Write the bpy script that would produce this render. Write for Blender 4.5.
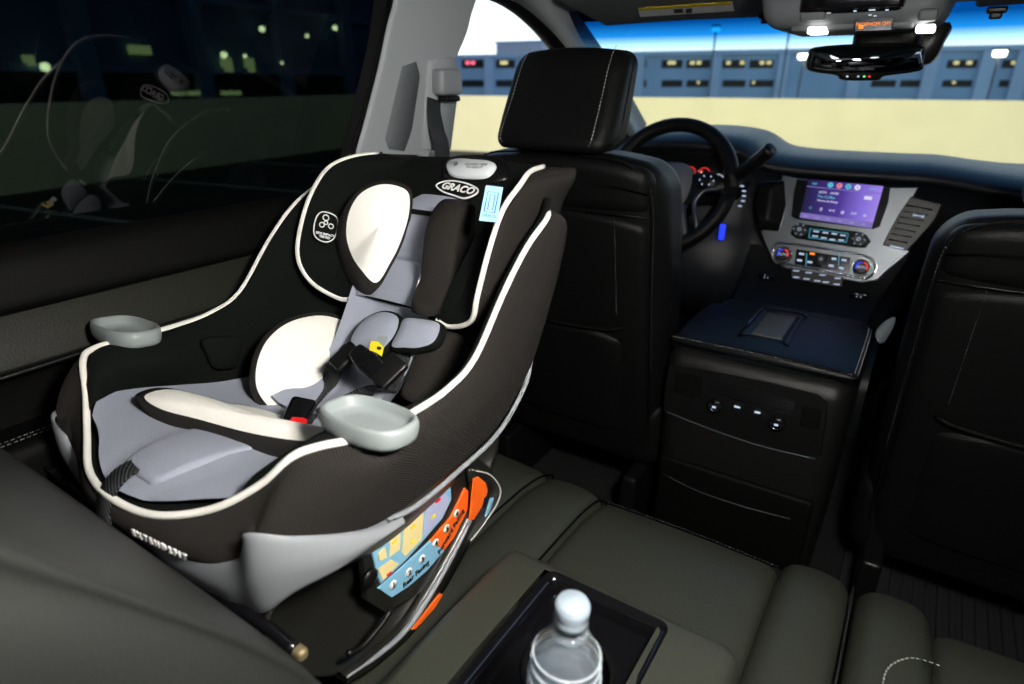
import bpy, bmesh, math, random
from mathutils import Vector, Matrix
random.seed(4)
S = bpy.context.scene; COL = S.collection
V = Vector; PI = math.pi
for o in list(bpy.data.objects): bpy.data.objects.remove(o)

# ------------------------------------------------------------------ camera
CAM = V((0, 0, 1.12)); FPX = 620.0
PITCH = math.radians(22.75); YAW = math.radians(33.4)
cd = bpy.data.cameras.new('camera'); co = bpy.data.objects.new('camera', cd); COL.objects.link(co)
co.location = CAM; co.rotation_euler = (PI/2-PITCH, 0, YAW)
cd.sensor_width = 36; cd.lens = FPX*36/1024; cd.clip_start = .02; cd.clip_end = 500
cd.dof.use_dof = True; cd.dof.focus_distance = .95; cd.dof.aperture_fstop = 3.5
S.camera = co
S.view_settings.view_transform = 'Standard'; S.view_settings.look = 'None'
S.view_settings.exposure = 0.0; S.view_settings.gamma = 1; S.view_settings.use_curve_mapping = False

# ------------------------------------------------------------------ sky
w = bpy.data.worlds.new('sky'); S.world = w; w.use_nodes = True
nt = w.node_tree; bg = nt.nodes['Background']
tc = nt.nodes.new('ShaderNodeTexCoord'); sp = nt.nodes.new('ShaderNodeSeparateXYZ')
cr = nt.nodes.new('ShaderNodeValToRGB')
e = cr.color_ramp.elements
e[0].position = .0; e[0].color = (.25, .3, .36, 1)
e[1].position = 1; e[1].color = (.03, .09, .24, 1)
x = e.new(.02); x.color = (.92, .97, 1, 1)
x = e.new(.16); x.color = (.80, .92, 1, 1)
x = e.new(.4); x.color = (.11, .26, .50, 1)
nt.links.new(tc.outputs['Generated'], sp.inputs[0]); nt.links.new(sp.outputs['Z'], cr.inputs[0])
nt.links.new(cr.outputs[0], bg.inputs[0]); bg.inputs[1].default_value = 1.6

def area(name, loc, target, size, power, color, sy=None, spread=None):
    l = bpy.data.lights.new(name, 'AREA'); l.energy = power; l.color = color; l.size = size
    if sy: l.shape = 'RECTANGLE'; l.size_y = sy
    if spread: l.spread = spread
    o = bpy.data.objects.new(name, l); COL.objects.link(o); o.location = loc
    o.rotation_euler = (V(target)-V(loc)).to_track_quat('-Z', 'Y').to_euler(); return o
# dome lamp of the second row (the lamp body is built with the ceiling), and its rear twin
area('dome_light', (.10, .22, 1.262), (-.45, .55, .6), .13, 24, (1, .96, .90))
area('rear_dome_light', (-.30, -.55, 1.262), (-.35, .1, .4), .13, 3, (.95, .96, 1))
# deck lamps flooding the parapet of the car park from behind the car
area('deck_flood', (6, -6, 6), (-1, 15, 0), 1.0, 2700, (1, .86, .52))
area('deck_flood', (-3, -4, 7), (-10, 15, 0), 1.0, 2700, (1, .86, .52))

# ------------------------------------------------------------------ unprojection onto real planes
FW = V((-math.sin(YAW)*math.cos(PITCH), math.cos(YAW)*math.cos(PITCH), -math.sin(PITCH)))
RT = V((math.cos(YAW), math.sin(YAW), 0)); UP = RT.cross(FW)
def ray(px, py): return FW+RT*((px-512)/FPX)+UP*((342-py)/FPX)
def onx(px, py, x): v = ray(px, py); return CAM+v*(x/v.x)
def ony(px, py, y): v = ray(px, py); return CAM+v*(y/v.y)
def onz(px, py, z): v = ray(px, py); return CAM+v*((z-CAM.z)/v.z)
def onp(px, py, p0, n):
    v = ray(px, py); n = V(n); return CAM+v*((V(p0)-CAM).dot(n)/v.dot(n))

# ------------------------------------------------------------------ materials
def mat(name, col, rough=.5, metal=0, spec=.5, emit=None, es=0, noise=0, nscale=200, bump=0, bscale=400, btype='noise', coat=0, trans=0, ior=1.45, sheen=0, stretch=None):
    m = bpy.data.materials.new(name); m.use_nodes = True; n = m.node_tree; b = n.nodes['Principled BSDF']
    b.inputs['Base Color'].default_value = (*col, 1); b.inputs['Roughness'].default_value = rough
    b.inputs['Metallic'].default_value = metal; b.inputs['Specular IOR Level'].default_value = spec
    b.inputs['Coat Weight'].default_value = coat; b.inputs['Transmission Weight'].default_value = trans
    b.inputs['IOR'].default_value = ior; b.inputs['Sheen Weight'].default_value = sheen
    if emit: b.inputs['Emission Color'].default_value = (*emit, 1); b.inputs['Emission Strength'].default_value = es
    t = n.nodes.new('ShaderNodeTexCoord')
    src = t.outputs['Object']
    if stretch:
        mp = n.nodes.new('ShaderNodeMapping'); mp.inputs['Scale'].default_value = stretch
        n.links.new(src, mp.inputs[0]); src = mp.outputs[0]
    if noise:
        x = n.nodes.new('ShaderNodeTexNoise'); x.inputs['Scale'].default_value = nscale; n.links.new(src, x.inputs['Vector'])
        r = n.nodes.new('ShaderNodeValToRGB')
        r.color_ramp.elements[0].color = (*[c*(1-noise) for c in col], 1); r.color_ramp.elements[0].position = .3
        r.color_ramp.elements[1].color = (*[min(1, c*(1+noise)) for c in col], 1); r.color_ramp.elements[1].position = .7
        n.links.new(x.outputs[0], r.inputs[0]); n.links.new(r.outputs[0], b.inputs['Base Color'])
    if bump:
        if btype == 'noise': x = n.nodes.new('ShaderNodeTexNoise')
        elif btype == 'voronoi': x = n.nodes.new('ShaderNodeTexVoronoi')
        else: x = n.nodes.new('ShaderNodeTexWave'); x.bands_direction = 'Z' if btype == 'waveZ' else 'DIAGONAL'
        x.inputs['Scale'].default_value = bscale; n.links.new(src, x.inputs['Vector'])
        bp = n.nodes.new('ShaderNodeBump'); bp.inputs['Strength'].default_value = bump; bp.inputs['Distance'].default_value = .002
        n.links.new(x.outputs[0], bp.inputs['Height']); n.links.new(bp.outputs[0], b.inputs['Normal'])
    return m
def emis(name, col, s): return mat(name, (0, 0, 0), .5, emit=col, es=s)
M = dict(
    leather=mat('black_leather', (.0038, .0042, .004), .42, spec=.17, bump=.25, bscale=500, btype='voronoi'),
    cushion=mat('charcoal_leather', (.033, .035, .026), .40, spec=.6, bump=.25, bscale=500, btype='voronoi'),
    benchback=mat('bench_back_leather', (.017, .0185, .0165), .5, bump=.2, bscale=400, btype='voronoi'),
    softblk=mat('soft_black_vinyl', (.003, .003, .0027), .55, spec=.09, bump=.2, bscale=600, btype='voronoi'),
    plastic=mat('black_plastic', (.004, .004, .004), .38, spec=.35),
    gloss=mat('gloss_black', (.004, .004, .005), .12, coat=.5),
    dash=mat('dash_vinyl', (.010, .012, .015), .38, spec=.35, bump=.25, bscale=350, btype='voronoi'),
    trim=mat('grey_trim', (.30, .325, .34), .62, bump=.12, bscale=900, btype='voronoi'),
    trimd=mat('dark_grey_trim', (.10, .11, .12), .6),
    head=mat('headliner_cloth', (.15, .16, .165), .9, bump=.2, bscale=700),
    visor=mat('visor_cloth', (.10, .11, .115), .85, bump=.2, bscale=700),
    stitch=mat('grey_thread', (.42, .42, .39), .7),
    silver=mat('brushed_silver', (.12, .13, .14), .34, metal=.85),
    chrome=mat('chrome', (.75, .76, .78), .12, metal=1),
    carpet=mat('black_carpet', (.005, .005, .0055), .95, noise=.4, nscale=300, bump=.6, bscale=500),
    rubber=mat('floor_mat_rubber', (.022, .022, .024), .5),
    knit=mat('black_knit', (.0045, .006, .005), .9, spec=.12, bump=.5, bscale=700, btype='voronoi'),
    brown=mat('charcoal_knit', (.024, .021, .019), .85, spec=.2, bump=.9, bscale=160, btype='wave'),
    piping=mat('cream_piping', (.82, .80, .74), .7),
    white=mat('cream_fabric', (.86, .84, .78), .85, bump=.25, bscale=500, btype='voronoi'),
    grey=mat('blue_grey_fabric', (.27, .29, .35), .85, bump=.25, bscale=500, btype='voronoi'),
    shell=mat('grey_shell_plastic', (.22, .235, .25), .42),
    cup=mat('grey_cup_plastic', (.24, .27, .27), .4),
    basep=mat('base_black_plastic', (.012, .012, .010), .3),
    web=mat('black_webbing', (.016, .018, .020), .6, bump=.8, bscale=90, btype='wave'),
    red=mat('red_button', (.75, .02, .02), .35),
    yellow=mat('yellow_label', (.80, .66, .02), .6),
    orange=mat('orange_label', (.90, .13, .01), .45),
    sky=mat('light_blue_label', (.22, .47, .64), .5),
    navy=mat('navy_print', (.02, .04, .30), .5),
    ink=mat('black_print', (.01, .01, .012), .5),
    wprint=mat('white_print', (.80, .80, .78), .6),
    asphalt=mat('asphalt', (.035, .037, .042), .85, noise=.3, nscale=60, bump=.4, bscale=200),
    paint=mat('lot_line_paint', (.40, .42, .45), .8),
    parapet=mat('cream_parapet', (.74, .72, .53), .85, noise=.04, nscale=1.5),
    concrete=mat('blue_grey_concrete', (.25, .42, .62), .8, noise=.08, nscale=.4),
    concrete2=mat('pale_concrete', (.34, .50, .70), .8, noise=.08, nscale=.4),
    opening=mat('dark_opening', (.006, .008, .012), .6),
    pent=mat('penthouse_wall', (.45, .48, .50), .8),
    pole=mat('pole_paint', (.10, .12, .14), .5),
    tip_highlight=mat('gold_tip_highlight', (.30, .24, .13), .35, metal=.6),  # gold highlight on the strip's tip, put into the colour
    lampw=emis('lamp_white', (1, .98, .9), 6), lampy=emis('lamp_yellow', (1, .92, .45), 45), lampg=emis('lamp_green_white', (.55, 1, .9), 3),
    litwin=emis('lit_window', (1, .9, .45), .9), litdim=emis('lit_window_dim', (.8, .85, .3), 6), redlit=emis('red_light', (1, .15, .25), 1.5),
    oran_e=emis('orange_display', (1, .25, .02), 1.4), red_e=emis('red_gauge', (1, .05, .04), 1.2), white_e=emis('white_gauge', (.7, .85, 1), .8),
    blue_e=emis('blue_accent', (.02, .05, 1), 1.3), cyan_e=emis('cyan_backlight', (.05, .55, .75), .5), green_e=emis('green_led', (.1, 1, .2), 1.5),
    ice_e=emis('button_legend', (.6, .75, 1), .75),
)
def glassy(name, tint, refl=1.0, band=None, haze=0):
    m = bpy.data.materials.new(name); m.use_nodes = True; n = m.node_tree; n.nodes.remove(n.nodes['Principled BSDF'])
    out = n.nodes['Material Output']; t = n.nodes.new('ShaderNodeBsdfTransparent'); g = n.nodes.new('ShaderNodeBsdfGlossy')
    g.inputs['Roughness'].default_value = .02; ge = n.nodes.new('ShaderNodeNewGeometry'); dt = n.nodes.new('ShaderNodeVectorMath'); dt.operation = 'DOT_PRODUCT'
    def mth(op, a, b=None):
        q = n.nodes.new('ShaderNodeMath'); q.operation = op
        for i, z in enumerate((a, b)):
            if z is None: continue
            if isinstance(z, (int, float)): q.inputs[i].default_value = z
            else: n.links.new(z, q.inputs[i])
        return q
    n.links.new(ge.outputs['Incoming'], dt.inputs[0]); n.links.new(ge.outputs['Normal'], dt.inputs[1])
    c1 = mth('ABSOLUTE', dt.outputs['Value']); c2 = mth('SUBTRACT', 1.0, c1.outputs[0]); c3 = mth('POWER', c2.outputs[0], 5.0); c4 = mth('MULTIPLY', c3.outputs[0], .92)
    f = mth('ADD', c4.outputs[0], .075)
    mm = n.nodes.new('ShaderNodeMath'); mm.operation = 'MULTIPLY'; mm.inputs[1].default_value = refl
    mx = n.nodes.new('ShaderNodeMixShader'); t.inputs[0].default_value = (*tint, 1)
    n.links.new(f.outputs[0], mm.inputs[0]); n.links.new(mm.outputs[0], mx.inputs[0]); n.links.new(t.outputs[0], mx.inputs[1]); n.links.new(g.outputs[0], mx.inputs[2]); n.links.new(mx.outputs[0], out.inputs[0])
    if haze:
        df = n.nodes.new('ShaderNodeBsdfDiffuse'); df.inputs[0].default_value = (.8, .86, .9, 1); m2 = n.nodes.new('ShaderNodeMixShader'); m2.inputs[0].default_value = haze
        n.links.new(mx.outputs[0], m2.inputs[1]); n.links.new(df.outputs[0], m2.inputs[2]); n.links.new(m2.outputs[0], out.inputs[0])
    if band:   # the factory shade band along the top of the glass
        c = n.nodes.new('ShaderNodeTexCoord'); s = n.nodes.new('ShaderNodeSeparateXYZ'); mr = n.nodes.new('ShaderNodeMapRange'); r = n.nodes.new('ShaderNodeValToRGB')
        mr.inputs[1].default_value = band[0]; mr.inputs[2].default_value = band[1]
        r.color_ramp.elements[0].color = (*tint, 1); r.color_ramp.elements[1].color = (.0, .05, .22, 1)
        q = r.color_ramp.elements.new(.30); q.color = (.45, .78, .98, 1); q = r.color_ramp.elements.new(.6); q.color = (.01, .22, .62, 1)
        n.links.new(c.outputs['Object'], s.inputs[0]); n.links.new(s.outputs['Z'], mr.inputs[0]); n.links.new(mr.outputs[0], r.inputs[0]); n.links.new(r.outputs[0], t.inputs[0])
    return m
M['privacy'] = glassy('privacy_glass', (.011, .017, .018), .55)
M['clear'] = glassy('clear_glass', (.97, .98, .98), .12)
M['shield'] = glassy('windshield_glass', (.86, .90, .84), .5, band=(1.195, 1.27))
M['pet'] = glassy('clear_bottle_plastic', (.93, .96, .98), 1.2, haze=.07)
M['water'] = mat('water', (.95, .98, 1), .0, trans=1, ior=1.33)
M['hubgrey'] = mat('hub_grey', (.10, .10, .115), .45)
M['cap'] = mat('frosted_cap', (.26, .31, .36), .45)
M['consolep'] = mat('console_vinyl', (.006, .006, .0055), .42, spec=.36, bump=.25, bscale=350, btype='voronoi')
M['liddark'] = mat('lid_vinyl', (.005, .006, .007), .36, spec=.2, bump=.2, bscale=350, btype='voronoi')

# ------------------------------------------------------------------ object helpers
def root(name, loc, label, cat, group=None):
    o = bpy.data.objects.new(name, None); COL.objects.link(o); o.location = loc; o.empty_display_size = .05
    o['label'] = label; o['category'] = cat
    if group: o['group'] = group
    return o
def wloc(o):
    v = V((0, 0, 0))
    while o: v += o.location; o = o.parent
    return v
def obj(name, verts, faces, mats, parent=None, smooth=True, fm=None, label=None, kind=None, weld=True):
    off = wloc(parent) if parent else V((0, 0, 0))
    me = bpy.data.meshes.new(name); me.from_pydata([V(v)-off for v in verts], [], faces)
    if not isinstance(mats, (list, tuple)): mats = [mats]
    for m in mats: me.materials.append(M[m] if isinstance(m, str) else m)
    bm = bmesh.new(); bm.from_mesh(me)
    if fm:
        for i, f in enumerate(bm.faces): f.material_index = fm[i]
    if weld: bmesh.ops.remove_doubles(bm, verts=bm.verts, dist=1e-5)
    bmesh.ops.recalc_face_normals(bm, faces=bm.faces)
    for f in bm.faces: f.smooth = smooth
    bm.to_mesh(me); bm.free()
    o = bpy.data.objects.new(name, me); COL.objects.link(o)
    if parent: o.parent = parent
    if label: o['label'] = label
    if kind: o['kind'] = kind
    return o
class MB:
    def __init__(s): s.v = []; s.f = []; s.m = []
    def add(s, vf, m=0, fm=None):
        v, f = vf; n = len(s.v); s.v += [V(p) for p in v]; s.f += [tuple(i+n for i in q) for q in f]
        s.m += (fm if fm else [m]*len(f)); return s
    def build(s, name, mats, parent=None, smooth=True, label=None, kind=None): return obj(name, s.v, s.f, mats, parent, smooth, s.m, label, kind)
def tag(o, label=None, cat=None, group=None, kind=None):
    if label: o['label'] = label
    if cat: o['category'] = cat
    if group: o['group'] = group
    if kind: o['kind'] = kind
    return o
def cr(p, closed=False, n=6):
    """Catmull-Rom resample"""
    p = [V(q) for q in p]; L = len(p); out = []
    if L < 3: 
        return [p[0].lerp(p[-1], i/n) for i in range(n+1)]
    for i in range(L if closed else L-1):
        if closed: a, b, c, d = p[i-1], p[i], p[(i+1) % L], p[(i+2) % L]
        else: a = p[i-1] if i else p[0]*2-p[1]; b = p[i]; c = p[i+1]; d = p[i+2] if i+2 < L else p[-1]*2-p[-2]
        for k in range(n):
            t = k/n; out.append(.5*((2*b)+(c-a)*t+(2*a-5*b+4*c-d)*t*t+(3*b-a-3*c+d)*t**3))
    if not closed: out.append(p[-1].copy())
    return out
def grid(rows, cu=False, cv=False):
    R = len(rows); C = len(rows[0]); v = [q for r in rows for q in r]; f = []
    for i in range(R if cv else R-1):
        for j in range(C if cu else C-1):
            a = i*C+j; b = i*C+(j+1) % C; c = ((i+1) % R)*C+(j+1) % C; d = ((i+1) % R)*C+j; f.append((a, b, c, d))
    return v, f
def loft(rows, nu=5, nv=5, cu=False, cv=False):
    r1 = [cr(r, cu, nu) for r in rows]
    cols = [cr([r[j] for r in r1], cv, nv) for j in range(len(r1[0]))]
    return grid([[cols[j][i] for j in range(len(cols))] for i in range(len(cols[0]))], cu, cv)
def frame(t, up=V((0, 0, 1))):
    t = t.normalized(); 
    if abs(t.dot(up)) > .98: up = V((1, 0, 0))
    a = t.cross(up).normalized(); return a, a.cross(t)
def tube(path, r, seg=8, closed=False, n=5, caps=True, rr=None):
    p = cr(path, closed, n) if n > 1 else [V(q) for q in path]; rows = []; L = len(p); a = None
    for i in range(L):
        t = (p[(i+1) % L]-p[i-1]) if closed else (p[min(i+1, L-1)]-p[max(i-1, 0)])
        if t.length < 1e-9: t = V((0, 0, 1))
        t.normalize()
        if a is None: a, b = frame(t)
        else:
            a = (a-t*a.dot(t))
            if a.length < 1e-6: a, b = frame(t)
            a.normalize(); b = t.cross(a)
        R = rr(i/(L-1)) if rr else r
        rows.append([p[i]+a*math.cos(q*2*PI/seg)*R+b*math.sin(q*2*PI/seg)*R for q in range(seg)])
    v, f = grid(rows, True, closed)
    if caps and not closed: f.append(tuple(range(seg))[::-1]); f.append(tuple(len(v)-seg+i for i in range(seg)))
    return v, f
def ribbon(path, w, th, n=6, up=None):
    """strap; path of (point, widthdir) pairs"""
    p = cr([q[0] for q in path], False, n); d = cr([q[1] for q in path], False, n); rows = []
    for i in range(len(p)):
        t = (p[min(i+1, len(p)-1)]-p[max(i-1, 0)]).normalized(); a = (d[i]-t*d[i].dot(t)).normalized(); b = t.cross(a)
        rows.append([p[i]+a*x*w/2+b*y*th/2 for x, y in ((-1, .3), (-.95, 1), (0, 1.15), (.95, 1), (1, .3), (1, -.3), (.95, -1), (-.95, -1), (-1, -.3))])
    v, f = grid(rows, True); m = len(rows[0]); f.append(tuple(range(m))[::-1]); f.append(tuple(len(v)-m+i for i in range(m))); return v, f
def rb(c, s, r, fn=None, seg=3, mid=4):
    """rounded box, finely gridded so that it can be deformed by fn (unit box coords u in -1..1, point) -> point"""
    c = V(c); h = V(s)/2; r = min(r, h.x*.999, h.y*.999, h.z*.999)
    def axis(H):
        e = [-H+r*(1-math.cos(PI/2*k/seg)) for k in range(seg)]; m = [-(H-r)+2*(H-r)*k/mid for k in range(mid+1)]
        return e+m+[-q for q in e[::-1]]
    A = [axis(h.x), axis(h.y), axis(h.z)]; v = []; f = []
    for ax in range(3):
        i1, i2 = [(1, 2), (2, 0), (0, 1)][ax]
        for sg in (-1, 1):
            n0 = len(v); L1, L2 = A[i1], A[i2]
            for a in L1:
                for b in L2:
                    p = [0, 0, 0]; p[ax] = sg*h[ax]; p[i1] = a; p[i2] = b
                    q = V([max(-(h[k]-r), min(h[k]-r, p[k])) for k in range(3)]); d = V(p)-q; d.normalize(); P = q+d*r
                    if fn: P = fn(V((P.x/h.x, P.y/h.y, P.z/h.z)), c+P)
                    else: P = c+P
                    v.append(P)
            m = len(L2)
            for i in range(len(L1)-1):
                for j in range(m-1):
                    q = (n0+i*m+j, n0+(i+1)*m+j, n0+(i+1)*m+j+1, n0+i*m+j+1); f.append(q if sg > 0 else q[::-1])
    return v, f
def weld(vf):
    bm = bmesh.new(); vs = [bm.verts.new(p) for p in vf[0]]; bm.verts.ensure_lookup_table()
    for q in vf[1]: bm.faces.new([vs[i] for i in q])
    bmesh.ops.remove_doubles(bm, verts=bm.verts, dist=1e-5); bm.verts.index_update()
    r = ([v.co.copy() for v in bm.verts], [tuple(v.index for v in f.verts) for f in bm.faces]); bm.free(); return r
def lathe(prof, c, axis=V((0, 0, 1)), seg=28, squ=None, xa=None):
    """profile of (radius, height); squ = superellipse exponent and y scale"""
    axis = V(axis).normalized(); a, b = frame(axis, V((0, 1, 0))) if xa is None else (V(xa), axis.cross(V(xa)))
    rows = []
    for r, h in prof:
        row = []
        for k in range(seg):
            t = 2*PI*k/seg; x, y = math.cos(t), math.sin(t)
            if squ:
                q = (abs(x)**squ[0]+abs(y)**squ[0])**(-1/squ[0]); x *= q; y *= q*squ[1]
            row.append(V(c)+a*x*r+b*y*r+axis*h)
        rows.append(row)
    v, f = grid(rows, True)
    if prof[0][0] > 1e-6: f.append(tuple(range(seg))[::-1])
    if prof[-1][0] > 1e-6: f.append(tuple(len(v)-seg+i for i in range(seg)))
    return v, f
def prism(pts, n, th, bev=0, closed_curve=0):
    """planar outline extruded along -n, with a small bevelled front edge"""
    n = V(n).normalized(); p = [V(q) for q in pts]
    if closed_curve: p = cr(p, True, closed_curve)
    c = sum(p, V((0, 0, 0)))/len(p); rows = [[q-n*th for q in p], [q-n*bev for q in p]]
    if bev: rows.append([q+(c-q).normalized()*bev for q in p])
    v, f = grid(rows, True); m = len(p); f.append(tuple(range(m))[::-1]); f.append(tuple(len(v)-m+i for i in range(m))); return v, f
def pad(outline, n, th, dome, n_cr=5, border=0, rings=7, pw=2.4, bm_=1, sm=0):
    """soft pillow over an outline; returns verts, faces, face materials (0 = face, 1 = edge)"""
    n = V(n).normalized(); p = cr(outline, True, n_cr); c = sum(p, V((0, 0, 0)))/len(p); rows = []; fm = []
    rows.append([q+(c-q)*.06-n*th for q in p]); rows.append([q-n*th*.75 for q in p]); rows.append([q+(q-c)*.02-n*th*.4 for q in p]); rows.append([q for q in p])
    m = len(p); fms = [bm_]*m*3
    for k in range(1, rings+1):
        s = 1-(k/rings)**1.1; 
        if k == rings: s = .02
        hgt = dome*(1-abs(s)**pw)
        if k == 1 and border: s = 1-border; hgt = dome*(1-s**pw)
        rows.append([c+(q-c)*s+n*hgt for q in p]); fms += [bm_ if (k == 1 and border) else sm]*m
    v, f = grid(rows, True); f.append(tuple(len(v)-m+i for i in range(m))); fms.append(sm)
    f.append(tuple(range(m))[::-1]); fms.append(bm_); return v, f, fms
def padvf(*a, **k): r = pad(*a, **k); return r[0], r[1]
def stitches(path, name, parent, r=.0009, L=.0045, gap=.003, m='stitch', n=12):
    p = cr(path, False, n); mb = MB(); d = 0; a = None; pos = [0]
    for i in range(1, len(p)): pos.append(pos[-1]+(p[i]-p[i-1]).length)
    def at(s):
        for i in range(1, len(p)):
            if pos[i] >= s: return p[i-1].lerp(p[i], (s-pos[i-1])/max(1e-9, pos[i]-pos[i-1]))
        return p[-1]
    s = 0
    while s+L < pos[-1]: mb.add(tube([at(s), at(s+L)], r, 4, n=1)); s += L+gap
    return mb.build(name, m, parent)
def text(body, size, c, xd, yd, m, parent, name, ext=.0004, label=None, bold=0, shear=0):
    cu = bpy.data.curves.new(name, 'FONT'); cu.body = body; cu.size = size; cu.extrude = ext; cu.align_x = 'CENTER'; cu.align_y = 'CENTER'; cu.offset = bold; cu.shear = shear; cu.resolution_u = 3
    o = bpy.data.objects.new('t', cu); COL.objects.link(o); bpy.context.view_layer.update()
    me = bpy.data.meshes.new_from_object(o.evaluated_get(bpy.context.evaluated_depsgraph_get())); bpy.data.objects.remove(o)
    xd = V(xd).normalized(); yd = V(yd); yd = (yd-xd*yd.dot(xd)).normalized(); zd = xd.cross(yd); off = wloc(parent) if parent else V((0, 0, 0)); c = V(c)
    for v in me.vertices: q = v.co; v.co = c+xd*q.x+yd*q.y+zd*q.z-off
    me.materials.clear(); me.materials.append(M[m]); r = bpy.data.objects.new(name, me); COL.objects.link(r)
    if parent: r.parent = parent
    if label: r['label'] = label
    return r
def box(lo, hi):
    lo = V(lo); hi = V(hi); return rb((lo+hi)/2, hi-lo, 1e-4, seg=1, mid=1)
def sbox(lo, hi, r=.01, fn=None, **k): lo = V(lo); hi = V(hi); return rb((lo+hi)/2, hi-lo, r, fn, **k)
def dup(r, loc, label, group=None):
    c = r.copy(); COL.objects.link(c); c.location = loc; c['label'] = label
    if group: c['group'] = group
    for ch in list(r.children):
        k = ch.copy(); COL.objects.link(k); k.parent = c
        for g in ch.children: q = g.copy(); COL.objects.link(q); q.parent = k
    return c
STR = dict(kind='structure')

# ================================================================== OUTSIDE: roof deck of a car park
GZ = -.55
TH = math.radians(9.3); DN = V((-math.sin(TH), math.cos(TH), 0)); DM = V((math.cos(TH), math.sin(TH), 0))
def dp(a, b, z): return DM*a+DN*b+V((0, 0, z))           # a along the front parapet, b forward
def obox(a0, a1, b0, b1, z0, z1):
    v, f = box((a0, b0, z0), (a1, b1, z1)); return [dp(q.x, q.y, q.z) for q in v], f
obj('ground', *obox(-60, 60, -30, 15.2, GZ-.3, GZ), 'asphalt', **STR, smooth=False)
obj('ground_beyond', *obox(-200, 200, 15.5, 200, GZ-4.6, GZ-4.5), 'asphalt', **STR, smooth=False)
obj('wall_front', *obox(-11.5, 40, 15, 15.25, GZ, GZ+1.35), 'parapet', **STR, smooth=False)
obj('wall_left', *obox(-11.75, -11.5, -30, 15.25, GZ, GZ+1.35), 'parapet', **STR, smooth=False)
m = MB()
for b in (-6, -3.2, -.4, 2.4, 5.2, 8.0, 10.8): m.add(obox(-11.3, -6.3, b, b+.1, GZ, GZ+.006))
m.build('lot_lines', 'paint', smooth=False, kind='structure')
m = MB()
for a in (-9, -6.2, 3, 5.8, 8.6): m.add(obox(a, a+.1, 10, 14.9, GZ, GZ+.006))
m.build('bay_lines', 'paint', smooth=False, kind='structure')

# garage beyond the front parapet
BD = 62.0
g = root('parking_garage', dp(0, BD, GZ-4.5), 'blue-grey open-deck parking garage standing beyond the cream wall ahead', 'building')
def bf(px, py, d=BD): return onp(px, py, dp(0, d, 0), DN)
def ab(p): return p.dot(DM), p.z
aL, zt = ab(bf(452, 50)); aR, _ = ab(bf(1024, 46)); zt = ab(bf(800, 50))[1]
obj('facade', *obox(aL-14, aR+60, BD, BD+20, GZ-4.5, zt), 'concrete', g, smooth=False)
obj('cornice', *obox(aL-14, aR+60, BD-.3, BD, zt-.25, zt+.1), 'concrete2', g, smooth=False)
for px_ in (640, 716, 783, 856, 930, 985, 1020, 490, 456):
    a = ab(bf(px_, 70))[0]
    obj('pilaster', *obox(a-.45, a+.45, BD-.4, BD, GZ-4.5, zt-.3), 'concrete2', g, smooth=False)
r1 = [(462, 484), (496, 515), (572, 590), (602, 622), (626, 646), (662, 682), (687, 710), (723, 745), (750, 773), (864, 884), (948, 976), (1003, 1024)]
r2 = r1[:9]+[(872, 895), (901, 926), (943, 971), (1000, 1022)]
for row, (y0, y1) in ((r1, (60, 68)), (r2, (80, 87))):
    for x0, x1 in row:
        a0, z1 = ab(bf(x0, y0)); a1, z0 = ab(bf(x1, y1))
        wdw = obj('opening', *obox(a0, a1, BD-.05, BD+.03, z0, z1), 'opening', g, smooth=False)
        if y0 == 60 or x0 in (687, 750, 943):
            for k in range(2 if y0 == 60 else 1):
                u = random.uniform(.08, .5); q = a0+(a1-a0)*(u+.3*k); 
                obj('lit_bay', *obox(q, q+(a1-a0)*(.18 if y0 == 60 else .10), BD-.09, BD-.04, z0+(z1-z0)*.45, z0+(z1-z0)*.85), 'redlit' if x0 == 462 else 'litwin', wdw, smooth=False)
p = root('rooftop_penthouse', dp(ab(bf(505, 46))[0], BD+8, zt), 'pale boxy stair penthouse on the garage roof, seen left of the headrest', 'building')
a0 = ab(bf(500, 44, BD+8))[0]; a1 = ab(bf(545, 44, BD+8))[0]; z1 = ab(bf(520, 43, BD+8))[1]
obj('penthouse_wall', *obox(a0, a1, BD+7, BD+11, zt, z1), 'pent', p, smooth=False)
obj('penthouse_roof', *obox(a0-.2, a1+.2, BD+6.8, BD+11.2, z1, z1+.15), 'concrete2', p, smooth=False)

# dark tower on the left side, seen through the privacy glass
lg = root('office_building', dp(-34, 10, GZ-4.5), 'dark multi-storey building seen through the tinted rear door window', 'building')
LX = -34.0
obj('facade', *obox(LX-15, LX, -40, 60, GZ-4.5, 16), mat('blue_facade', (.10, .17, .34), .8), lg, smooth=False)
def lf(px, py, d=0): 
    p_ = onp(px, py, dp(LX+d, 0, 0), DM); return p_.dot(DN), p_.z
for k in range(12):
    b = -34+k*7.0; obj('column', *obox(LX, LX+.7, b, b+1.0, GZ-4.5, 16), mat('blue_column', (.20, .30, .52), .8) if k == 0 else bpy.data.materials['blue_column'], lg, smooth=False)
for z in (1.6, 5.4, 9.2): obj('floor_band', *obox(LX, LX+.45, -40, 60, z, z+.35), bpy.data.materials['blue_column'], lg, smooth=False)
obj('dark_storey', *obox(LX, LX+.2, -40, 60, -1.4, 1.5), 'opening', lg, smooth=False)
for (px_, py_, s, q) in ((45, 67, .55, 'lampy'), (262, 29, .5, 'lampy'), (307, 36, .35, 'lampy'), (335, 28, .5, 'lampy'), (224, 55, .5, 'lampy'), (245, 56, .3, 'lampy'), (282, 63, .25, 'lampy')):
    b, z = lf(px_, py_, 1.0); s *= .75; c = dp(LX+1.0, b, z)
    l = obj('wall_lamp', *lathe([(0, -s*.5), (s*.45, -s*.3), (s*.5, 0), (s*.4, s*.35), (0, s*.5)], c, seg=12), q, lg)
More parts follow.
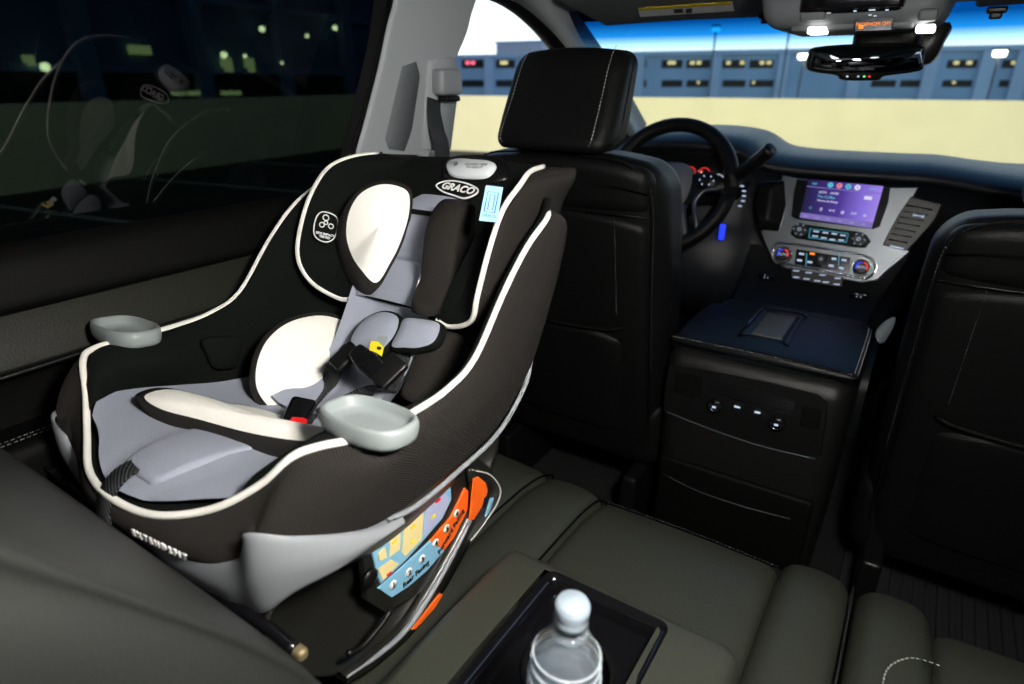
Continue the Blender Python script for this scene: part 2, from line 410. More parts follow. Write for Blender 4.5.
for (x0, y0, x1, y1) in ((124, 45, 146, 55), (217, 58, 228, 72), (241, 58, 250, 72), (280, 60, 284, 70), (168, 92, 180, 95), (184, 91, 206, 95), (218, 91, 236, 95), (18, 55, 30, 66)):
    b0, z1 = lf(x0, y0); b1, z0 = lf(x1, y1)
    obj('lit_window', *obox(LX+.2, LX+.5, b0, b1, z0, z1), 'litdim', lg, smooth=False)

def lamp_post(px_, py_, d, label, big=True, grp=None):
    t = bf(px_, py_, d); s = d/30.
    r = root('street_lamp', (t.x, t.y, GZ-4.5), label, 'street lamp')
    obj('pole', *tube([(t.x, t.y, GZ-4.5), (t.x, t.y, t.z)], .045*s, 8, n=1), 'pole', r)
    obj('lamp_head', *rb((t.x, t.y, t.z+.12*s), ((.55 if big else .3)*s, .4*s, .08*s), .05*s), 'pole', r)
    obj('lamp_lens', *rb((t.x, t.y, t.z), ((.42 if big else .3)*s, .34*s, (.26 if big else .2)*s), .08*s), 'lampw' if big else 'lampg', r)
lamp_post(804, 56, 30, 'lit street lamp just left of the rear-view mirror')
lamp_post(1000, 53, 30, 'lit street lamp at the far right, tallest of the bright ones')
lamp_post(716, 29, 55, 'thin lamp post with greenish lamp in the blue band, left one', False)
lamp_post(790, 27, 55, 'thin lamp post with greenish lamp beside the overhead console', False)

# ================================================================== CABIN SHELL
obj('floor', *box((-1.05, -1.3, -.06), (1.05, 2.6, 0)), 'carpet', **STR, smooth=False)
obj('floor_tunnel', *sbox((-.40, .95, -.02), (-.06, 2.3, .10), .04), 'carpet', **STR)
# headliner: curved down at both sides
rows = []
for y, z in ((-1.3, 1.31), (-.6, 1.325), (.3, 1.335), (1.0, 1.35), (1.5, 1.35), (1.72, 1.325), (1.86, 1.285)):
    rows.append([(s*x, y, z-d) for s, lst in ((-1, ((1.0, .01), (.97, .0), (.88, .0))),) for x, d in lst]+[(0, y, z)]+[(x, y, z-d) for x, d in ((.88, .0), (.97, .0), (1.0, .01))])
obj('ceiling', *loft(rows, 3, 3), 'head', **STR)
m = MB(); m.add(box((-1.16, -1.35, 1.42), (1.16, 1.88, 1.44))); m.add(box((-1.16, -1.36, -.06), (1.16, -1.32, 1.44)))
for s in (-1, 1):
    m.add(box((s*1.13-.02, -1.35, -.06), (s*1.13+.02, 2.5, .87)))
m.add(box((-1.14, 2.56, -.06), (1.14, 2.6, .88))); m.build('body_shell', 'plastic', smooth=False, kind='structure')

# windows of both sides (glass leans in towards the roof)
def side_glass(name, s, y0, y1, z0, z1, m, slant=0):
    xa, xb = s*1.075, s*.985
    rows = [[(xa+(xb-xa)*k/4 + s*.012*math.sin(PI*k/4), yy + slant*(k/4), z0+(z1-z0)*k/4) for yy in (y0, (y0+y1)/2, y1)] for k in range(5)]
    v, f = loft(rows, 2, 2); return obj(name, v, f, m, **STR)
side_glass('window_1', -1, -1.2, 1.14, .88, 1.40, 'privacy')
side_glass('window_2', -1, 1.10, 2.30, .88, 1.40, 'clear')
side_glass('window_3', 1, -1.2, 1.10, .88, 1.40, 'privacy')
side_glass('window_4', 1, 1.12, 2.3, .88, 1.40, 'clear')
# windshield
rows = []
for k in range(6):
    t = k/5; y = 1.84+(2.52-1.84)*t; z = 1.30-(1.30-.88)*t
    rows.append([(x*(1+.06*t), y-abs(x)**2.2*.16, z) for x in (-1.0, -.6, -.2, .2, .6, 1.0)])
obj('window_5', *loft(rows, 3, 3), 'shield', **STR)
# roof rail above the side windows and pillars
for s, n_ in ((-1, 'left'), (1, 'right')):
    P = [(s*.965, -1.3, 1.325), (s*.965, .6, 1.352), (s*.965, 1.25, 1.368), (s*.955, 1.5, 1.345), (s*.95, 1.66, 1.300), (s*.945, 1.80, 1.235), (s*.94, 2.05, 1.10), (s*.95, 2.35, .93)]
    rows = []
    for q in P:
        q = V(q); f_ = max(0, min(1, (q.y-1.45)/.35)); t = .035+.015*f_
        rows.append([q+V((-s*(.05-.045*f_), .01*f_, .045)), q+V((-s*(.045-.045*f_), .02*f_-.01, .0)), q+V((-s*.012, -.025*f_, -t*.6)), q+V((s*.02, -.04*f_, -t*.7)), q+V((s*.07, -.03*f_, -t*.2)), q+V((s*.07, .05, .06))])
    obj('trim_1' if s < 0 else 'trim_2', *loft(rows, 4, 4), 'trim', **STR)
    rows = [[V(q)+V((s*.012, -.045, -.034)), V(q)+V((s*.04, -.055, -.045)), V(q)+V((s*.09, -.04, -.02))] for q in P[2:]]
    obj('trim_3' if s < 0 else 'trim_4', *loft(rows, 3, 4), 'plastic', **STR)
    # A-pillar finish strip is part of the rail; rear quarter pillar behind the camera
    obj('trim_5' if s < 0 else 'trim_6', *sbox((s*1.06-.05, -1.3, .8), (s*1.06+.05, -.7, 1.34), .03), 'trim', **STR)

# left B-pillar: a real thing of the shell with recess and seat-belt guide
def pil(s):
    nm = 'pillar_left' if s < 0 else 'pillar_right'
    R = []
    for z, ya, yb, xi in ((.50, .84, 1.12, .985), (.80, .86, 1.11, .985), (.97, .895, 1.135, .965), (1.06, .93, 1.17, .955), (1.15, .965, 1.205, .945), (1.22, .985, 1.245, .935), (1.27, 1.005, 1.265, .93), (1.34, 1.01, 1.31, .92), (1.38, .93, 1.42, .905)):
        R.append([(s*(xi+.10), ya+.09, z), (s*(xi+.03), ya+.012, z), (s*(xi+.003), ya+.006, z), (s*xi, ya+.04, z), (s*xi, yb-.035, z), (s*(xi+.006), yb-.010, z), (s*(xi+.05), yb, z), (s*(xi+.10), yb+.005, z)])
    vv, ff = loft(R, 4, 4); p = obj(nm, vv, ff, ['trim', 'plastic'], kind='structure', fm=[1 if min(q) % 29 < 7 else 0 for q in ff], weld=False); return p
PL = pil(-1); pil(1)
# black gasket between glass and pillar
obj('trim_7', *loft([[(-1.005, .885, .86), (-1.01, .858, .86)], [(-.985, .915, 1.0), (-.99, .888, 1.0)], [(-.96, .99, 1.2), (-.966, .962, 1.2)], [(-.94, 1.03, 1.40), (-.946, 1.0, 1.40)]], 3, 4), 'plastic', **STR)
# recessed panel and adjuster on the pillar
def onpl(px_, py_, dx=0): 
    x_ = -.965+(155-py_)/155*.035; return onx(px_, py_, x_)+V((dx, 0, 0))
outl = [onpl(*q) for q in ((402, 66), (416, 61), (420, 75), (412, 130), (404, 152), (388, 150), (384, 140))]
obj('belt_recess', *prism([q+V((.0015, 0, 0)) for q in outl], (1, 0, .05), .004, .002), 'trimd', PL)
outl = [onpl(*q, .006) for q in ((427, 60), (452, 57), (459, 72), (449, 150), (420, 150))]
obj('slide_panel', *prism(outl, (1, 0, .1), .012, .003), 'trim', PL)
a_ = onpl(440, 82, .02)
ad = obj('belt_guide', *rb(a_, (.035, .075, .055), .012), 'shell', PL)
obj('guide_slot', *rb(a_+V((.004, 0, -.034)), (.030, .048, .012), .005), 'plastic', ad)
# seat belt
b0 = onpl(440, 95, .022); b1 = onpl(437, 125, .05)
sb = root('seat_belt', (b0.x, b0.y, .5), 'black seat belt hanging from the grey door pillar', 'seat belt')
obj('webbing', *ribbon([(onx(434, 99, -.945), V((0, 1, -.35))), (onx(434, 112, -.942), V((0, 1, -.2))), (onx(437, 130, -.935), V((.1, 1, -.1))), (onx(443, 165, -.92), V((.1, 1, 0))), (V((-.92, 1.10, .60)), V((0, 1, 0)))], .046, .0025), 'web', sb)

# left rear door panel
dv, df_ = loft([[(-1.10, y, .875), (-1.065, y, .905), (-1.03, y, .918), (-1.005, y, .905), (-.992, y, .875), (-.985, y, .845), (-.99, y, .835), (-.992, y, .832), (-.986, y, .80), (-.975, y, .765), (-.978, y, .755), (-1.0, y, .745), (-1.005, y, .70), (-1.0, y, .60), (-.99, y, .3), (-.99, y, .0)] for y in (-1.2, -.3, .3, .6, .85, 1.02)], 3, 3)
DR = obj('door_1', dv, df_, ['softblk', mat('door_insert_vinyl', (.011, .0115, .008), .5, spec=.25, bump=.2, bscale=500, btype='voronoi')], kind='structure', fm=[1 if .768 < dv[q[0]].z < .834 and dv[q[0]].x < -.9 else 0 for q in df_])
stitches([(-.9905, y, .8385-.0*y) for y in (-.2, .2, .5, .8)], 'stitching', DR, r=.0009)
obj('trim_strip', *tube([(-.974, -.3, .757), (-.972, .3, .758), (-.978, .62, .765), (-.99, .75, .78)], .004, 6), 'plastic', DR)
ar = obj('door_armrest', *sbox((-1.02, -.3, .60), (-.925, .42, .675), .02), 'softblk', DR)
stitches([(-.945, y, .677) for y in (-.2, 0, .2, .4)], 'armrest_stitching', ar); stitches([(-.955, y, .677) for y in (-.2, 0, .2, .4)], 'armrest_stitching', ar)
obj('door_2', *loft([[(-1.12, y, .87), (-1.06, y, .895), (-1.01, y, .885), (-.99, y, .84), (-.98, y, .7), (-.97, y, .45), (-.99, y, 0)] for y in (1.06, 1.4, 1.9, 2.3)], 3, 2), 'softblk', kind='structure')
obj('door_3', *loft([[(1.12, y, .87), (1.06, y, .895), (1.01, y, .885), (.99, y, .84), (.98, y, .7), (.97, y, .45), (.99, y, 0)] for y in (-1.2, 0, 1.2, 2.3)], 3, 2), 'softblk', kind='structure')

# dome lamp body on the ceiling, over the second row
for loc, lab in (((.10, .22, 1.29), 'small dome lamp on the ceiling over the second row'), ((-.30, -.55, 1.28), 'small dome lamp on the ceiling at the back')):
    d = root('dome_lamp', loc, lab, 'ceiling lamp')
    obj('bezel', *lathe([(.085, .005), (.088, -.008), (.080, -.016), (.072, -.012)], loc, seg=32, squ=(4, .8)), 'trimd', d)
    obj('diffuser', *lathe([(.0, -.010), (.05, -.012), (.072, -.010), (.074, .0)], loc, seg=32, squ=(4, .8)), emis('dome_diffuser', (1, .95, .88), 2) if 'second' in lab else bpy.data.materials['dome_diffuser'], d)

# ================================================================== DASHBOARD
D = root('dashboard', (-.1, 2.2, 0), 'black dashboard with silver centre stack below the windshield', 'dashboard')
rows = []
for x, yf, hump, yn, nz in ((-1.08, 2.30, .0, 2.10, .0), (-.92, 2.40, .02, 2.04, .01), (-.82, 2.44, .05, 1.99, .03), (-.65, 2.48, .062, 1.96, .05), (-.50, 2.49, .05, 1.98, .03), (-.42, 2.50, .01, 2.02, .0), (-.3, 2.50, .0, 2.03, .0), (-.1, 2.50, .0, 2.03, -.005), (.02, 2.50, .0, 2.02, -.005), (.2, 2.42, -.016, 1.98, -.01), (.5, 2.36, -.03, 1.98, -.01), (.8, 2.36, -.01, 2.0, -.01), (1.08, 2.28, -.02, 2.08, -.02)):
    zb = .905+hump
    rows.append([(x, yf+.05, .86), (x, yf, .895), (x, yf-.12, zb+.008), (x, (yf+yn)/2, zb+.014), (x, yn+.08, zb+.008), (x, yn+.01, zb-.012), (x, yn, zb-.035), (x, yn+.03, zb-.05), (x, yn+.06, .80+nz), (x, yn+.05, .72), (x, yn+.0, .62), (x, yn+.02, .45), (x, yn+.3, .30)])
obj('dash_top', *loft(rows, 3, 4), 'dash', D)
# centre stack on its tilted plane
P0 = V((-.2, 1.985, .85)); PN = V((0, -.965, .262)).normalized()
def SC(cx, cy, off=0): return onp(740+cx*.21484, 160+cy*.21484, P0+PN*off, PN)
SX = V((1, 0, 0)); SY = PN.cross(SX); SY = SY if SY.z > 0 else -SY
def panel(pts, name, m, th=.02, off=0, bev=.0015, n=0, par=D, **k): return obj(name, *prism([SC(a, b, off) for a, b in pts], PN, th, bev, n), m, par, smooth=False, **k)
st = panel([(195, 70), (270, 85), (700, 128), (830, 128), (800, 190), (740, 300), (790, 430), (690, 512), (640, 560), (560, 570), (200, 500), (130, 420), (95, 340), (150, 230), (185, 120)], 'centre_stack', 'silver', .06, 0, .003)
panel([(205, 95), (215, 210), (180, 332), (88, 325), (70, 200), (90, 100)], 'left_air_vent', 'gloss', .05, .004, label='black air vent beside the steering wheel')
bz = panel([(265, 90), (700, 130), (690, 200), (650, 310), (620, 322), (262, 275), (238, 262), (250, 150)], 'screen_bezel', 'gloss', .02, .004)
tl, tr, br, bl = SC(318, 90, .007), SC(668, 122, .007), SC(612, 318, .007), SC(278, 268, .007)
# touch screen: procedural purple display
sm = bpy.data.materials.new('touch_screen'); sm.use_nodes = True; n = sm.node_tree; b = n.nodes['Principled BSDF']
b.inputs['Base Color'].default_value = (0, 0, 0, 1); b.inputs['Roughness'].default_value = .15
t = n.nodes.new('ShaderNodeTexCoord'); s_ = n.nodes.new('ShaderNodeSeparateXYZ'); mr = n.nodes.new('ShaderNodeMapRange'); r = n.nodes.new('ShaderNodeValToRGB')
n.links.new(t.outputs['Generated'], s_.inputs[0]); n.links.new(s_.outputs[0], r.inputs[0])
E_ = r.color_ramp.elements; E_[0].color = (.012, .012, .05, 1); E_[1].color = (.33, .22, .78, 1); q = E_.new(.5); q.color = (.07, .035, .28, 1); q = E_.new(.75); q.color = (.20, .13, .62, 1)
n.links.new(r.outputs[0], b.inputs['Emission Color']); b.inputs['Emission Strength'].default_value = 1.0
M['screen'] = sm
scr = obj('touch_screen', *prism([tl, tr, br, bl], PN, .004), 'screen', D, smooth=False)
def S_(u, v, off=.0015): return tl.lerp(tr, u).lerp(bl.lerp(br, u), v)+PN*off
xs = (tr-tl).normalized(); ys = (tl-bl).normalized(); sw = (tr-tl).length; sh = (tl-bl).length
def quad(u0, v0, u1, v1, name, m, off=.0012): return obj(name, *prism([S_(u0, v0, off), S_(u1, v0, off), S_(u1, v1, off), S_(u0, v1, off)], PN, .0008), m, scr, smooth=False)
M['scr_w'] = emis('screen_white', (.75, .75, 1), .9); M['scr_c'] = emis('screen_cyan', (.1, .6, .75), .8); M['scr_p'] = emis('screen_bar', (.22, .16, .55), .8); M['scr_r'] = emis('screen_red', (.8, .25, .3), .9); M['scr_d'] = emis('screen_dark', (.015, .015, .05), .8)
quad(.0, .17, 1, .19, 'divider', 'scr_p'); quad(0, .86, 1, 1, 'preset_bar', 'scr_p')
for i, (u, c) in enumerate(((.32, 'scr_c'), (.44, 'scr_r'), (.56, 'scr_c'), (.68, 'scr_w'))):
    ic = obj('status_icon', *lathe([(0, .001), (.0075, .001), (.0075, 0)], S_(u, .09), PN, 16), c, scr)
    text('iFOA'[i], .008, S_(u, .09, .003), xs, ys, 'scr_d', ic, 'icon_mark')
text('XM', .009, S_(.10, .10), xs, ys, 'scr_c', scr, 'source_text'); text('10:41', .008, S_(.88, .09), xs, ys, 'scr_c', scr, 'clock_text')
text('SXM1   ch008', .009, S_(.32, .29), xs, ys, 'scr_w', scr, 'channel_text'); text('The Coffee', .010, S_(.30, .40), xs, ys, 'scr_c', scr, 'song_text'); text('Home & Away', .009, S_(.33, .50), xs, ys, 'scr_w', scr, 'artist_text')
for u in (.12, .27, .42, .57, .72, .87):
    text({.12: '<', .27: 'II', .42: '<<', .57: '#', .72: '>>', .87: 'o'}[u], .014, S_(u, .72), xs, ys, 'scr_c' if u < .2 else 'scr_w', scr, 'control_symbol')
for u in (.08, .24, .40, .56, .72, .88): text('----', .008, S_(u, .93), xs, ys, 'scr_w', scr, 'preset_mark')
quad(.80, .27, .90, .35, 'signal_mark', 'scr_w')
# radio row
obj('climate_edge', *tube([SC(a_, b_, .013) for a_, b_ in ((160, 400), (215, 388), (560, 440), (625, 470), (630, 515), (590, 550), (545, 545), (225, 485), (170, 480), (148, 440))], .0035, 8, True, 4), 'chrome', D)
rr = panel([(275, 295), (560, 335), (590, 350), (610, 380), (585, 408), (540, 408), (260, 365), (235, 345), (245, 308)], 'radio_panel', 'gloss', .01, .006)
panel([(325, 318), (505, 340), (495, 385), (318, 362)], 'backlight', 'cyan_e', .003, .0075, .0005, par=rr)
panel([(329, 321), (502, 343), (492, 382), (322, 359)], 'button_bank', 'gloss', .003, .0085, .0005, par=rr)
for cx, cy in ((355, 332), (398, 338), (440, 343), (480, 350), (350, 354), (390, 362), (430, 370), (472, 373)): panel([(cx-13, cy-4), (cx+13, cy-1), (cx+12, cy+5), (cx-14, cy+2)], 'button_legend', 'ice_e', .002, .0095, .0003, par=rr)
def knob(cx, cy, r, name, parts, par, face='plastic'):
    c = SC(cx, cy, .008); k = obj(name, *lathe([(r, 0), (r, .012), (r*.92, .015), (r*.6, .014), (0, .014)], c, PN, 28), face, par)
    if 'ring' in parts: obj('knob_ring', *lathe([(r*1.06, 0), (r*1.1, .004), (r*1.24, .004), (r*1.26, 0)], c, PN, 28), 'chrome', k)
    for nm, m_, a0, a1 in (('blue_arc', 'blue_e', 100, 200), ('red_arc', 'red_e', -20, 80)):
        if 'temp' in parts:
            obj(nm, *tube([c+PN*.0155+(SX*math.cos(math.radians(a0+(a1-a0)*i/6))+SY*math.sin(math.radians(a0+(a1-a0)*i/6)))*r*.72 for i in range(7)], .0016, 5, n=2), m_, k)
    text('AUTO' if 'temp' in parts else 'O', r*.42 if 'temp' in parts else r*.7, c+PN*.0155, SX, SY, 'ice_e', k, 'knob_legend')
    if 'ticks' in parts:
        for a in range(0, 360, 60): obj('tick', *rb(c+PN*.0155+(SX*math.cos(math.radians(a))+SY*math.sin(math.radians(a)))*r*.8, (.003, .002, .002), .0005, seg=1, mid=1), 'ice_e', k)
knob(280, 325, .019, 'volume_knob', ('ticks',), rr); knob(553, 370, .019, 'tuning_knob', ('ticks',), rr)
# climate row
cl = panel([(160, 400), (215, 388), (560, 440), (625, 470), (630, 515), (590, 550), (545, 545), (225, 485), (170, 480), (148, 440)], 'climate_panel', 'silver', .012, .010, .003, label='silver climate control bar')
panel([(262, 415), (515, 455), (508, 525), (255, 485)], 'climate_face', 'gloss', .004, .0125, .0005, par=cl)
for (x0, x1) in ((308, 312), (460, 464)): panel([(x0, 432), (x1, 433), (x1-3, 492), (x0-3, 491)], 'backlight', 'cyan_e', .002, .0135, .0002, par=cl)
for cx, cy, c in ((287, 437, 'ice_e'), (277, 467, 'ice_e'), (337, 436, 'oran_e'), (325, 475, 'ice_e'), (380, 462, 'ice_e'), (438, 460, 'ice_e'), (425, 492, 'ice_e'), (485, 466, 'ice_e'), (472, 503, 'ice_e')):
    panel([(cx-11, cy-6), (cx+11, cy-3), (cx+10, cy+6), (cx-12, cy+3)], 'button_legend', c, .002, .0145, .0003, par=cl)
knob(380, 462, .014, 'fan_knob', (), cl)
knob(203, 440, .020, 'temperature_knob', ('ring', 'temp'), cl); knob(567, 500, .020, 'temperature_knob', ('ring', 'temp'), cl)
# lower button strip, seat heater buttons
lo_ = panel([(235, 500), (480, 545), (475, 590), (430, 585), (240, 550)], 'lower_switch_bar', 'plastic', .01, .004)
for cx, cy in ((262, 515), (320, 524), (385, 535), (455, 550), (262, 545), (310, 553), (360, 562), (400, 568), (450, 578)): panel([(cx-14, cy-3), (cx+14, cy-1), (cx+13, cy+4), (cx-15, cy+2)], 'button_legend', 'ice_e', .002, .0055, .0003, par=lo_)
lc = obj('lower_centre', *loft([[(x, 1.975, .66), (x, 1.94, .60), (x, 1.88, .54), (x, 1.78, .50), (x, 1.60, .47), (x, 1.58, .30)] for x in (-.42, -.38, -.1, -.02)], 3, 4), 'liddark', D)
for q in ((767, 277), (859, 296)):
    c = onp(*q, (0, 1.93, .6), (0, -.8, .6)); s1 = obj('seat_heat_button', *rb(c, (.045, .02, .02), .005), 'gloss', D)
    text(': .', .02, c+V((0, -.011, .006)), SX, V((0, .3, 1)), 'ice_e', s1, 'button_mark')
# right vent and its surround
vp = [(795, 170), (935, 205), (905, 280), (780, 420), (745, 415), (665, 395), (690, 340), (740, 250)]
v_ = panel(vp, 'air_vent', 'plastic', .05, .012, label='black slatted vent right of the screen')
for k in range(7):
    t_ = (k+.6)/7.4; A_ = SC(785, 195, .016).lerp(SC(680, 390, .016), t_); B_ = SC(905, 215, .016).lerp(SC(765, 405, .016), t_)
    obj('slat', *tube([A_, B_], .0022, 6, n=1), 'plastic', v_)
obj('thumb_wheel', *tube([SC(805, 255, .02), SC(858, 264, .02)], .004, 6, n=1), 'ice_e', v_)
panel([(700, 396), (765, 410), (758, 416), (696, 402)], 'vent_legend', 'ice_e', .002, .014, .0002, par=v_)
# dark curve of the passenger side lower dash and bright strip
obj('passenger_trim', *loft([[(.05, 1.99, .80), (.05, 1.97, .70), (.0, 1.93, .60)], [(.25, 1.95, .79), (.25, 1.92, .68), (.2, 1.90, .55)], [(.6, 1.95, .79), (.6, 1.92, .68), (.6, 1.90, .55)], [(1.0, 2.02, .79), (1.0, 2.0, .68), (1.0, 1.98, .55)]], 4, 4), 'softblk', D)
obj('bright_strip', *tube([ony(985, 214, 1.96), ony(1010, 217, 1.955), ony(1040, 221, 1.95), (.5, 1.94, .81)], .003, 6), 'chrome', D)
# console side panel rising to the stack on the right
obj('side_spear', *loft([[ony(940, 205, 1.97), ony(965, 215, 1.96), ony(990, 222, 1.97)], [ony(905, 262, 1.93), ony(920, 262, 1.90), ony(930, 258, 1.93)], [ony(880, 300, 1.88), ony(893, 300, 1.85), ony(905, 300, 1.88)], [ony(865, 325, 1.8), ony(876, 328, 1.78), ony(886, 332, 1.8)]], 4, 5), 'softblk', D)
# instrument cluster
cc = V((-.655, 2.0, .845))
ic = obj('instrument_hood', *lathe([(.20, .0), (.19, -.03), (.17, .02), (0, .02)], cc, V((0, -1, .25)), 36, squ=(2.6, .45), xa=V((1, 0, 0))), 'plastic', D)
gn = V((0, -.97, .24)).normalized()
for gx, gr, gm in ((-.095, .05, 'white_e'), (.025, .022, 'red_e'), (.07, .022, 'red_e'), (.115, .02, 'white_e'), (-.01, .018, 'red_e')):
    gc = cc+V((gx, -.035, .0 if abs(gx) > .09 else .015)); g_ = obj('gauge', *lathe([(gr, 0), (gr*1.05, .003), (gr*.95, .004), (gr*.9, .001), (0, .001)], gc, gn, 24), 'gloss', ic)
    for a in range(-40, 221, 26): d_ = V((math.cos(math.radians(a)), 0, math.sin(math.radians(a)))); obj('gauge_tick', *rb(gc+d_*gr*.75+gn*.003, (.004, .002, .004), .001, seg=1, mid=1), gm if a % 52 else 'white_e', g_)
    obj('needle', *tube([gc+gn*.004, gc+gn*.004+V((-.6, 0, .5))*gr], .0012, 4, n=1), 'red_e', g_)
bp_ = ony(722, 232, 1.95)
obj('blue_light', *rb(bp_, (.018, .01, .05), .004), 'blue_e', D, label='glowing blue strip under the dash')
for i, q in enumerate(((742, 186), (744, 191), (744, 196), (743, 201), (740, 206))):
    obj('switch_mark', *rb(ony(*q, 1.93), (.011, .004, .004), .001, seg=1, mid=1), 'ice_e', D)

# steering wheel
WC = V((-.655, 1.84, .835)); wn = V((0, -.90, .43)).normalized(); wx = V((1, 0, 0)); wy = wn.cross(wx); wy = wy if wy.z > 0 else -wy
W = root('steering_wheel', WC, 'black leather steering wheel with silver spokes behind the driver seat', 'steering wheel')
def wp(r, a, o=0): a = math.radians(a); return WC+wx*math.cos(a)*r+wy*math.sin(a)*r+wn*o
obj('rim', *tube([wp(.185, a) for a in range(0, 360, 20)], .021, 12, True, 3), 'leather', W)
stitches([wp(.165, a, .004) for a in range(-60, 30, 10)], 'rim_stitching', W)
stitches([wp(.1685, 30), wp(.172, 32, .01), wp(.185, 33, .0175)], 'rim_seam', W); stitches([wp(.1685, -60), wp(.172, -62, .01), wp(.185, -63, .0175)], 'rim_seam', W)
hub = obj('hub', *lathe([(.078, -.03), (.08, .0), (.072, .022), (.045, .032), (0, .034)], WC-wy*.005, wn, 32, squ=(2.8, .95), xa=wx), 'hubgrey', W)
obj('horn_emblem', *rb(WC+wn*.036, (.05, .004, .018), .002), 'silver', hub)
for s in (-1, 1):
    sp_ = obj('spoke', *prism([wp(.07, 0)+wy*a*1+wx*b for a, b in ()] or [WC+wx*s*.06+wy*.035+wn*.012, WC+wx*s*.125+wy*.045+wn*.012, WC+wx*s*.168+wy*.03+wn*.006, WC+wx*s*.168-wy*.005+wn*.006, WC+wx*s*.12-wy*.012+wn*.012, WC+wx*s*.095-wy*.05+wn*.012, WC+wx*s*.06-wy*.055+wn*.014], wn, .015, .002), 'plastic', W)
    obj('spoke_trim', *tube([WC+wx*s*.165+wy*.0+wn*.01, WC+wx*s*.118-wy*.012+wn*.015, WC+wx*s*.098-wy*.05+wn*.015, WC+wx*s*.115-wy*.10+wn*.012, WC+wx*s*.125-wy*.13+wn*.006], .006, 8), 'silver', sp_)
    bc = WC+wx*s*.118+wy*.018+wn*.0135
    sb_ = obj('button_pad', *lathe([(.034, 0), (.033, .004), (0, .005)], bc, wn, 20, squ=(2.6, .75), xa=wx), 'plastic', sp_)
    for a in range(0, 360, 60): obj('button_mark', *rb(bc+wn*.0055+(wx*math.cos(math.radians(a))+wy*.7*math.sin(math.radians(a)))*.02, (.004, .002, .004), .0008, seg=1, mid=1), 'ice_e', sb_)
    obj('lower_spoke', *tube([WC+wx*s*.06-wy*.05+wn*.01, WC+wx*s*.075-wy*.10+wn*.01, WC+wx*s*.095-wy*.155+wn*.004], .011, 8), 'silver', W)
# column and shift lever
obj('column', *tube([WC-wn*.03, WC-wn*.15-V((0, 0, .02))], .05, 14, n=1), 'plastic', W)
g0, g1, g2 = ony(737, 176, 1.86), ony(752, 165, 1.83), ony(769, 151, 1.80)
L_ = root('shift_lever', V((-.56, 1.92, .83)), 'black column shift lever sticking up right of the steering wheel', 'lever')
obj('stalk', *tube([(-.57, 1.93, .835), (-.52, 1.90, .84), g0], .008, 8), 'plastic', L_)
ux = (g2-g0).normalized(); obj('grip', *tube([g0-ux*.005, g0+ux*.01, g1, g2, g2+ux*.004], .012, 12, rr=lambda t: .008 if t < .05 else (.019 if t < .9 else .016)), 'plastic', L_)
obj('grip_mark', *tube([g1.lerp(g2, .3)+V((-.004, -.0195, .002)), g1.lerp(g2, .8)+V((-.004, -.0195, .002))], .0015, 5, n=1), 'chrome', L_)

# ================================================================== CENTRE CONSOLE
K = root('centre_console', (-.225, 1.42, 0), 'black centre console between the front seats with rear climate panel', 'console')
def cfn(u, p):   # rear face leans, top rear edge rounded, sides taper to the floor
    t = max(0, (.57-p.z)/.57); p.y += (-.012*t if u.y < 0 else 0); p.x = -.227+(p.x+.227)*(1-.06*t); return p
obj('body', *sbox((-.42, 1.262, .02), (-.034, 1.72, .572), .045, cfn, seg=6), 'consolep', K)
def lid_z(y): return .588+(1.43-y)**2*-.12
def lfn(u, p):
    if u.z > 0: p.z += -.010*u.x*u.x - .006*u.y*u.y
    p.y -= .012*(1-u.x*u.x)*(1 if u.y < 0 else 0); return p
lid = obj('lid', *sbox((-.418, 1.292, .556), (-.034, 1.585, .600), .012, lfn, seg=4, mid=8), 'liddark', K)
tr_ = obj('lid_tray', *loft([[(x, y, .594+dz) for x, y, dz in row] for row in ([(-.29, 1.345, .002), (-.285, 1.45, .002), (-.285, 1.56, .002)], [(-.28, 1.35, .008), (-.275, 1.45, .008), (-.275, 1.55, .008)], [(-.262, 1.36, .0055), (-.262, 1.45, .0055), (-.262, 1.54, .0055)], [(-.20, 1.36, .0055), (-.20, 1.45, .0055), (-.20, 1.54, .0055)], [(-.185, 1.35, .008), (-.188, 1.45, .008), (-.188, 1.55, .008)], [(-.172, 1.345, .002), (-.176, 1.45, .002), (-.176, 1.56, .002)])], 3, 3), 'plastic', K)
obj('tray_lip', *tube([(-.285, 1.36, .600), (-.281, 1.55, .602), (-.275, 1.562, .603), (-.19, 1.562, .603), (-.18, 1.55, .602)], .003, 8, n=3), 'gloss', K)
obj('tray_mat', *sbox((-.262, 1.37, .598), (-.198, 1.535, .602), .0015), mat('tray_rubber', (.06, .055, .035), .35), tr_)
stitches([(-.415, 1.288, .588), (-.40, 1.284, .590), (-.2, 1.275, .595), (-.06, 1.284, .590), (-.04, 1.29, .588)], 'lid_seam', K, r=.0012, L=.01, gap=.0)
stitches([(-.043, 1.29, .592), (-.043, 1.45, .594), (-.045, 1.58, .59)], 'lid_stitching', K, r=.0010); stitches([(-.037, 1.29, .589), (-.037, 1.45, .591), (-.039, 1.58, .588)], 'lid_stitching', K, r=.0010)
RN = V((0, -1, .03)).normalized(); RY = 1.258
def RC(cx, cy, off=0): return onp(660+cx*.21934, 350+cy*.21934, (0, RY, .45), RN)+RN*off
def rp(pts, name, m, th=.006, off=0, bev=.001, par=K, n=0, **k): return obj(name, *prism([RC(a, b, off) for a, b in pts], RN, th, bev, n), m, par, smooth=False, **k)
rpn = rp([(40, 70), (200, 90), (500, 150), (720, 205), (765, 240), (760, 330), (735, 480), (705, 488), (300, 385), (15, 270), (20, 180)], 'rear_panel', 'plastic', .01, .001, .002)
rp([(75, 95), (198, 125), (185, 215), (140, 215), (70, 190)], 'outlet_cover', 'softblk', .006, .006, .002, label='left square outlet cover')
